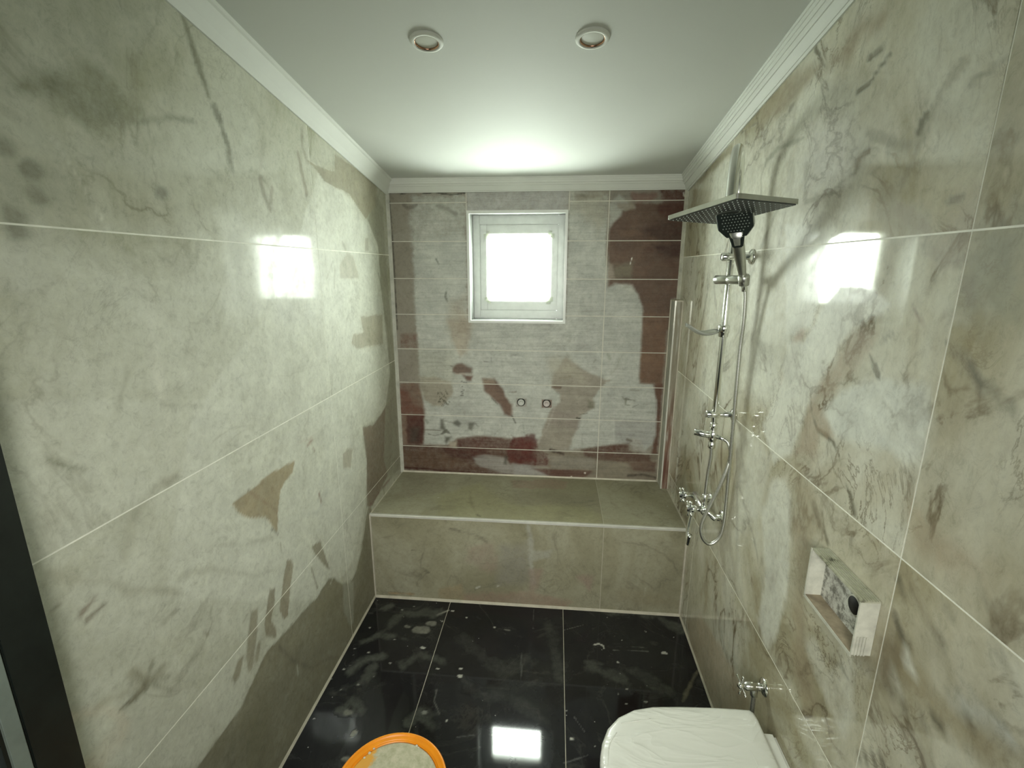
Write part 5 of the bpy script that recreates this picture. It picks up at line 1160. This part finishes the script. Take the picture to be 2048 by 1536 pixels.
# mixer tap
mx_ = thing('mixer_tap', (1.545, 1.840, .800), 'chrome two-handle mixer tap low on the shower wall', 'tap')
for yy in (1.765, 1.915):
    es = from_bm('escutcheon', lathe(bmesh.new(), (W-.0005, yy, .780), (-1, 0, 0), [(0, .031), (.004, .031), (.010, .024), (.014, .015), (.015, .012), (.030, .012)], 24), M_chrome, mx_, True)
    yb = 1.84+(yy-1.84)*.80
    from_bm('union', tube(bmesh.new(), spline([(W-.026, yy, .780), (W-.036, yy, .781), (1.558, (yy+yb)/2, .794), (1.545, yb, .800)], 5), [.013]*5+[.0115]*8+[.013]*3, 14), M_chrome, es, True)
cyl('tap_body', M_chrome, mx_, (1.540, 1.765, .802), (1.540, 1.915, .802), .0175, 22, .004)
cyl('riser_socket', M_chrome, mx_, (1.540, 1.786, .810), (1.539, 1.786, .868), .0110, 18)
def cross_handle(yy, zz):
    h = from_bm('cross_handle', lathe(bmesh.new(), (1.526, yy, zz), (-1, 0, 0), [(0, .012), (.018, .012), (.020, .015), (.034, .015), (.036, .012), (.052, .0125), (.055, .009), (.056, 0)], 18), M_chrome, mx_, True)
    for k in range(4):
        a_ = math.radians(20+90*k); d_ = Vector((0, math.cos(a_), math.sin(a_)))
        c_ = Vector((1.484, yy, zz))
        from_bm('spoke', lathe(bmesh.new(), c_+d_*.010, d_, [(0, .0042), (.018, .0048), (.022, .0066), (.027, .0060), (.029, 0)], 12), M_chrome, h, True)
cross_handle(1.782, .806); cross_handle(1.900, .806)
from_bm('spout', tube(bmesh.new(), spline([(1.530, 1.840, .790), (1.515, 1.838, .765), (1.505, 1.832, .720), (1.500, 1.822, .675), (1.497, 1.806, .650), (1.492, 1.785, .650), (1.490, 1.770, .672), (1.489, 1.762, .700)], 6), .0095, 14), M_chrome, mx_, True)

# ------------------------------------------------------------------ flush-plate box on the right wall
fb = thing('flush_plate_box', (W, 1.0, 1.0), 'open white plastic installation box standing proud of the right wall', 'wall box')
FY0, FY1, FZ0, FZ1, FX = .902, 1.094, .942, 1.072, 1.570
M_box = simple('dusty_white_plastic', (.58, .58, .49), .55, var=.22, scale=26)
m, nt, p = mat('dirty_ribbed_plastic')
tc = N(nt, 'ShaderNodeNewGeometry')
d1 = noise(nt, tc.outputs['Position'], 60, 6, .7); d2 = noise(nt, tc.outputs['Position'], 14, 5, .7)
L(nt, ramp(nt, d2, [(.36, (.10, .10, .065)), (.45, (.40, .40, .29)), (.7, (.55, .55, .44))]), p.inputs['Base Color']); p.inputs['Roughness'].default_value = .6
M_rib = m
m, nt, p = mat('cement_spattered_plate')
tc = N(nt, 'ShaderNodeNewGeometry')
d2 = noise(nt, tc.outputs['Position'], 55, 7, .75)
L(nt, ramp(nt, d2, [(.42, (.20, .20, .17)), (.50, (.50, .50, .45)), (.56, (.66, .67, .61))]), p.inputs['Base Color']); p.inputs['Roughness'].default_value = .5
M_spat = m
th_ = .004
top_ = newbox('box_top', M_rib, fb, FX, W-.0005, FY0, FY1, FZ1-th_, FZ1)
for k in range(7):
    x = FX+.003+k*.0052
    newbox('rib', M_rib, top_, x, x+.0022, FY0, FY1-.004-.002*random.random(), FZ1-.0005, FZ1+.0022)
newbox('box_side', M_box, fb, FX, W-.0005, FY1-th_, FY1, FZ0, FZ1-th_)
ns = newbox('box_side', M_box, fb, FX, W-.0005, FY0, FY0+th_, FZ0, FZ1-th_)
for k in range(4):
    x = FX+.005+k*.006
    newbox('rib', M_box, ns, x, x+.0028, FY0-.002, FY0+.001, FZ0, FZ0+.045)
newbox('box_floor', simple('mortar_dusted_floor', (.30, .25, .17), .8, var=.35, scale=30), fb, FX, W-.0005, FY0+th_, FY1-th_, FZ0, FZ0+th_)
newbox('box_rim', M_box, fb, FX-.002, FX+.0005, FY0-.001, FY1+.001, FZ0-.005, FZ0+.003, bev=.0008)
newbox('box_rim', M_box, fb, FX-.002, FX+.0005, FY1-.004, FY1+.002, FZ0, FZ1, bev=.0008)
bp_ = newbox('back_plate', M_spat, fb, W-.004, W-.0008, FY0+th_, FY1-th_, FZ0+th_, FZ1-th_)
from_bm('pipe_mouth', lathe(bmesh.new(), (W-.0035, .968, 1.012), (-1, 0, 0), [(0, .023), (.0015, .023), (.003, .0215), (.003, .0195)], 24), M_box, bp_, True)
from_bm('hole_shade_disc', lathe(bmesh.new(), (W-.0035, .968, 1.012), (-1, 0, 0), [(0, .0195), (.0034, .0195), (.0034, 0)], 24), M_darkgap, bp_, True)  # solid disc, the hole's inner shade painted as black

# ------------------------------------------------------------------ toilet (wall-hung, bowl points to the left)
TY = 1.022
to = thing('toilet', (W, TY, .43), 'white wall-hung toilet with closed film-wrapped lid at the lower right', 'toilet')
half = [(1.086, 0), (1.088, .030), (1.096, .066), (1.116, .112), (1.150, .150), (1.200, .180), (1.260, .196), (1.340, .204), (1.440, .210), (1.510, .212), (1.550, .212), (1.559, .203), (1.562, .180)]
def outline(s=1.0, dx=0.0):
    up_ = [(x, y) for x, y in half]; dn = [(x, -y) for x, y in half[::-1][:-1]]
    return [(1.56+(x-1.56)*s+dx, TY+y*s) for x, y in up_+dn]
def loft(bm, loops):
    R_ = [[bm.verts.new(p) for p in lp] for lp in loops]
    for A, Bq in zip(R_, R_[1:]):
        n = len(A)
        for i in range(n): bm.faces.new((A[i], A[(i+1) % n], Bq[(i+1) % n], Bq[i]))
    bm.faces.new(R_[0]); bm.faces.new(R_[-1]); return bm
def densify(l, n=4):
    o_ = []
    for i in range(len(l)):
        a_, b_ = Vector(l[i]), Vector(l[(i+1) % len(l)])
        for k in range(n): o_.append(tuple(a_.lerp(b_, k/n)))
    return o_
cx_, cy_ = 1.33, TY
def lp(z, s, sh_=0.0):
    return [(cx_+(x-cx_)*s+sh_, cy_+(y-cy_)*s, z) for x, y in outline()]
# bowl: tapering towards the wall
secs = []
for z, k, w in ((.398, 1.0, 1.0), (.36, .985, .97), (.30, .93, .90), (.22, .80, .78), (.14, .62, .66), (.09, .50, .58)):
    secs.append([(1.57-(1.57-x)*k*.985, TY+(y-TY)*w*.96, z) for x, y in outline()])
from_bm('bowl', loft(bmesh.new(), secs), M_ceramic, to, True)
bm = bmesh.new(); box(bm, 1.54, W-.001, TY-.168, TY+.172, .10, .405, .010)
from_bm('rear_deck', bm, M_ceramic, to)
from_bm('seat', loft(bmesh.new(), [lp(.400, .99), lp(.402, 1.0), lp(.412, 1.0), lp(.414, .99)]), M_ceramic, to, True)
m, nt, p = mat('film_wrapped_lid')
tc = N(nt, 'ShaderNodeNewGeometry')
mp = N(nt, 'ShaderNodeMapping'); mp.inputs['Rotation'].default_value = (0, 0, .9); mp.inputs['Scale'].default_value = (2.2, 6, 3); L(nt, tc.outputs['Position'], mp.inputs['Vector'])
w1 = noise(nt, mp.outputs[0], 1.1, 3, .5, 1.6)
mp2 = N(nt, 'ShaderNodeMapping'); mp2.inputs['Rotation'].default_value = (0, 0, -.5); mp2.inputs['Scale'].default_value = (2.5, 8, 3); L(nt, tc.outputs['Position'], mp2.inputs['Vector'])
w2 = noise(nt, mp2.outputs[0], 1.0, 3, .5, 1.2)
ridge = mth(nt, 'POWER', mth(nt, 'SUBTRACT', 1.0, mth(nt, 'MULTIPLY', mth(nt, 'ABSOLUTE', mth(nt, 'SUBTRACT', w1, .5)), 6.0), clamp=True), 3.0)
ridge2 = mth(nt, 'POWER', mth(nt, 'SUBTRACT', 1.0, mth(nt, 'MULTIPLY', mth(nt, 'ABSOLUTE', mth(nt, 'SUBTRACT', w2, .47)), 7.0), clamp=True), 3.0)
b_ = N(nt, 'ShaderNodeBump', i_Strength=.38, i_Distance=.004)
L(nt, mth(nt, 'ADD', ridge, mth(nt, 'MULTIPLY', ridge2, .7)), b_.inputs['Height'])
p.inputs['Base Color'].default_value = (.76, .77, .70, 1); p.inputs['Roughness'].default_value = .30
p.inputs['Coat Weight'].default_value = .5; p.inputs['Coat Roughness'].default_value = .12
L(nt, b_.outputs[0], p.inputs['Normal']); L(nt, b_.outputs[0], p.inputs['Coat Normal'])
lid = from_bm('lid', loft(bmesh.new(), [lp(.416, .995), lp(.419, 1.0), lp(.430, 1.0), lp(.4355, .985), lp(.4375, .955), lp(.4385, .85), lp(.4395, .6), lp(.440, .3)]), m, to, True)
for pts in ([(1.155, 1.150), (1.20, 1.16), (1.245, 1.172)], [(1.33, .93), (1.37, .99), (1.385, 1.06)], [(1.50, 1.10), (1.505, 1.04), (1.50, .97)], [(1.105, 1.02), (1.115, 1.08), (1.14, 1.12)]):
    sp_ = spline([(x, y, .4387) for x, y in pts], 6); n = len(sp_)
    from_bm('film_crease', tube(bmesh.new(), sp_, [.0004+.0012*math.sin(math.pi*(i+.2)/(n-.6)) for i in range(n)], 6), m, lid, True)
for yy in (TY-.10, TY+.10): cyl('hinge', M_chrome, to, (1.558, yy-.02, .418), (1.558, yy+.02, .418), .008, 14)

# angle valve and its flexible pipe
av = thing('angle_valve', (W, 1.285, .470), 'small chrome angle valve with a cross handle behind the toilet lid', 'valve')
from_bm('escutcheon', lathe(bmesh.new(), (W-.0005, 1.285, .470), (-1, 0, 0), [(0, .027), (.003, .027), (.008, .020), (.011, .011), (.013, .010)], 24), M_chrome, av, True)
from_bm('valve_body', lathe(bmesh.new(), (W-.010, 1.285, .470), (-1, 0, 0), [(0, .0105), (.004, .0105), (.005, .0125), (.008, .0125), (.009, .0105), (.016, .0105), (.018, .013), (.046, .013), (.049, .010), (.056, .008)], 20), M_brush, av, True)
ah = from_bm('cross_handle', lathe(bmesh.new(), (W-.062, 1.285, .470), (-1, 0, 0), [(0, .009), (.012, .010), (.016, .008), (.019, .004), (.0195, 0)], 16), M_chrome, av, True)
for k in range(4):
    a_ = math.radians(98+90*k); d_ = Vector((0, math.cos(a_), math.sin(a_)))
    from_bm('spoke', lathe(bmesh.new(), Vector((W-.069, 1.285, .470))+d_*.007, d_, [(0, .0032), (.026, .0030), (.028, .0040), (.031, .0030), (.0315, 0)], 10), M_chrome, ah, True)
cyl('outlet_nut', M_brush, av, (W-.030, 1.285, .462), (W-.030, 1.282, .436), .0105, 6)
from_bm('flexible_pipe', tube(bmesh.new(), spline([(W-.030, 1.282, .440), (W-.030, 1.280, .40), (W-.034, 1.268, .34), (W-.036, 1.245, .28), (W-.030, 1.225, .24), (W-.004, 1.215, .22)], 6), .0065, 10), simple('grey_braided_pipe', (.30, .30, .27), .4, .8, .2, 150), av, True)

# ------------------------------------------------------------------ bucket
BX, BY, BR, BZ = .505, 1.008, .1595, .315
bk = thing('bucket', (BX, BY, 0), 'orange-rimmed plastic bucket with a plaster-smeared lid on the black floor', 'bucket')
from_bm('bucket_body', lathe(bmesh.new(), (BX, BY, .001), (0, 0, 1), [(0, .118), (.004, .122), (BZ-.045, .146), (BZ-.043, .152), (BZ-.037, .152), (BZ-.035, .147), (BZ-.016, .149)], 48), simple('white_bucket', (.62, .62, .54), .45), bk, True)
ld = from_bm('lid_rim', lathe(bmesh.new(), (BX, BY, BZ-.018), (0, 0, 1), [(0, .1545), (.001, BR), (.016, BR), (.0185, BR-.002), (.0185, BR-.006), (.015, BR-.009), (.013, BR-.010), (.013, BR-.018), (.009, BR-.020), (.004, BR-.022), (.003, BR-.030)], 72), M_orange, bk, True)
m, nt, p = mat('plaster_smeared_lid')
tc = N(nt, 'ShaderNodeNewGeometry')
a1 = noise(nt, tc.outputs['Position'], 11, 6, .6, .6); a2 = noise(nt, tc.outputs['Position'], 40, 6, .7)
sm = ramp(nt, a2, [(.3, (.34, .33, .20)), (.5, (.46, .45, .31)), (.7, (.60, .56, .42))])
pk = ramp(nt, a1, [(.575, (0, 0, 0)), (.62, (1, 1, 1))])
sp3 = N(nt, 'ShaderNodeSeparateXYZ'); L(nt, tc.outputs['Position'], sp3.inputs[0])
lf_ = mth(nt, 'MULTIPLY', mth(nt, 'SUBTRACT', BX-.075, mth(nt, 'ADD', sp3.outputs['X'], mth(nt, 'MULTIPLY', mth(nt, 'SUBTRACT', a2, .5), .05))), 90.0, clamp=True)
mk = mth(nt, 'MAXIMUM', pk, lf_)
L(nt, mixc(nt, mk, sm, (.72, .36, .05)), p.inputs['Base Color']); p.inputs['Roughness'].default_value = .6
from_bm('lid_panel', lathe(bmesh.new(), (BX, BY, BZ-.0145), (0, 0, 1), [(0, BR-.026), (.0045, BR-.0265), (.0050, BR-.030), (.0035, BR-.040), (.0035, 0)], 72), m, bk, True)
bm = bmesh.new()
for x, y, r in ((.545, 1.135, .0045), (.552, 1.131, .003), (.418, 1.115, .004), (.410, 1.100, .005), (.400, 1.085, .004), (.47, 1.150, .003)):
    lathe(bm, (x, y, BZ-.0105), (0, 0, 1), [(0, r), (r*.35, r*.8), (r*.55, 0)], 8)
o = from_bm('plaster_lumps', bm, simple('dried_plaster', (.66, .63, .50), .8), bk, True); o['kind'] = 'stuff'
hl = from_bm('handle', tube(bmesh.new(), spline([(BX-.150, BY-.01, BZ-.035), (BX-.155, BY-.09, BZ-.12), (BX-.09, BY-.165, BZ-.18), (BX, BY-.185, BZ-.20), (BX+.09, BY-.165, BZ-.18), (BX+.155, BY-.09, BZ-.12), (BX+.150, BY-.01, BZ-.035)], 6), .0025, 8), M_brush, bk, True)

# ------------------------------------------------------------------ door in the left wall, near the camera
dr = bpy.data.objects.new('door_1', None); C.objects.link(dr); struct(dr); dr.location = (0, .64, 0)
newbox('door_frame', M_doorblk, dr, -.06, .020, .600, .675, 0, 2.12, bev=.002)
newbox('door_stop', simple('door_bead', (.22, .26, .23), .35), dr, -.05, .019, .572, .5995, 0, 2.05, bev=.002)
newbox('door_frame', M_doorblk, dr, -.06, .016, .5655, .5715, 0, 2.05)
newbox('door_frame', M_doorblk, dr, -.06, .020, -.30, -.22, 0, 2.12, bev=.002)
newbox('door_frame', M_doorblk, dr, -.06, .020, -.22, .5995, 2.05, 2.12, bev=.002)
newbox('door_leaf', M_doorgrey, dr, -.045, -.005, -.218, .564, .005, 2.045)
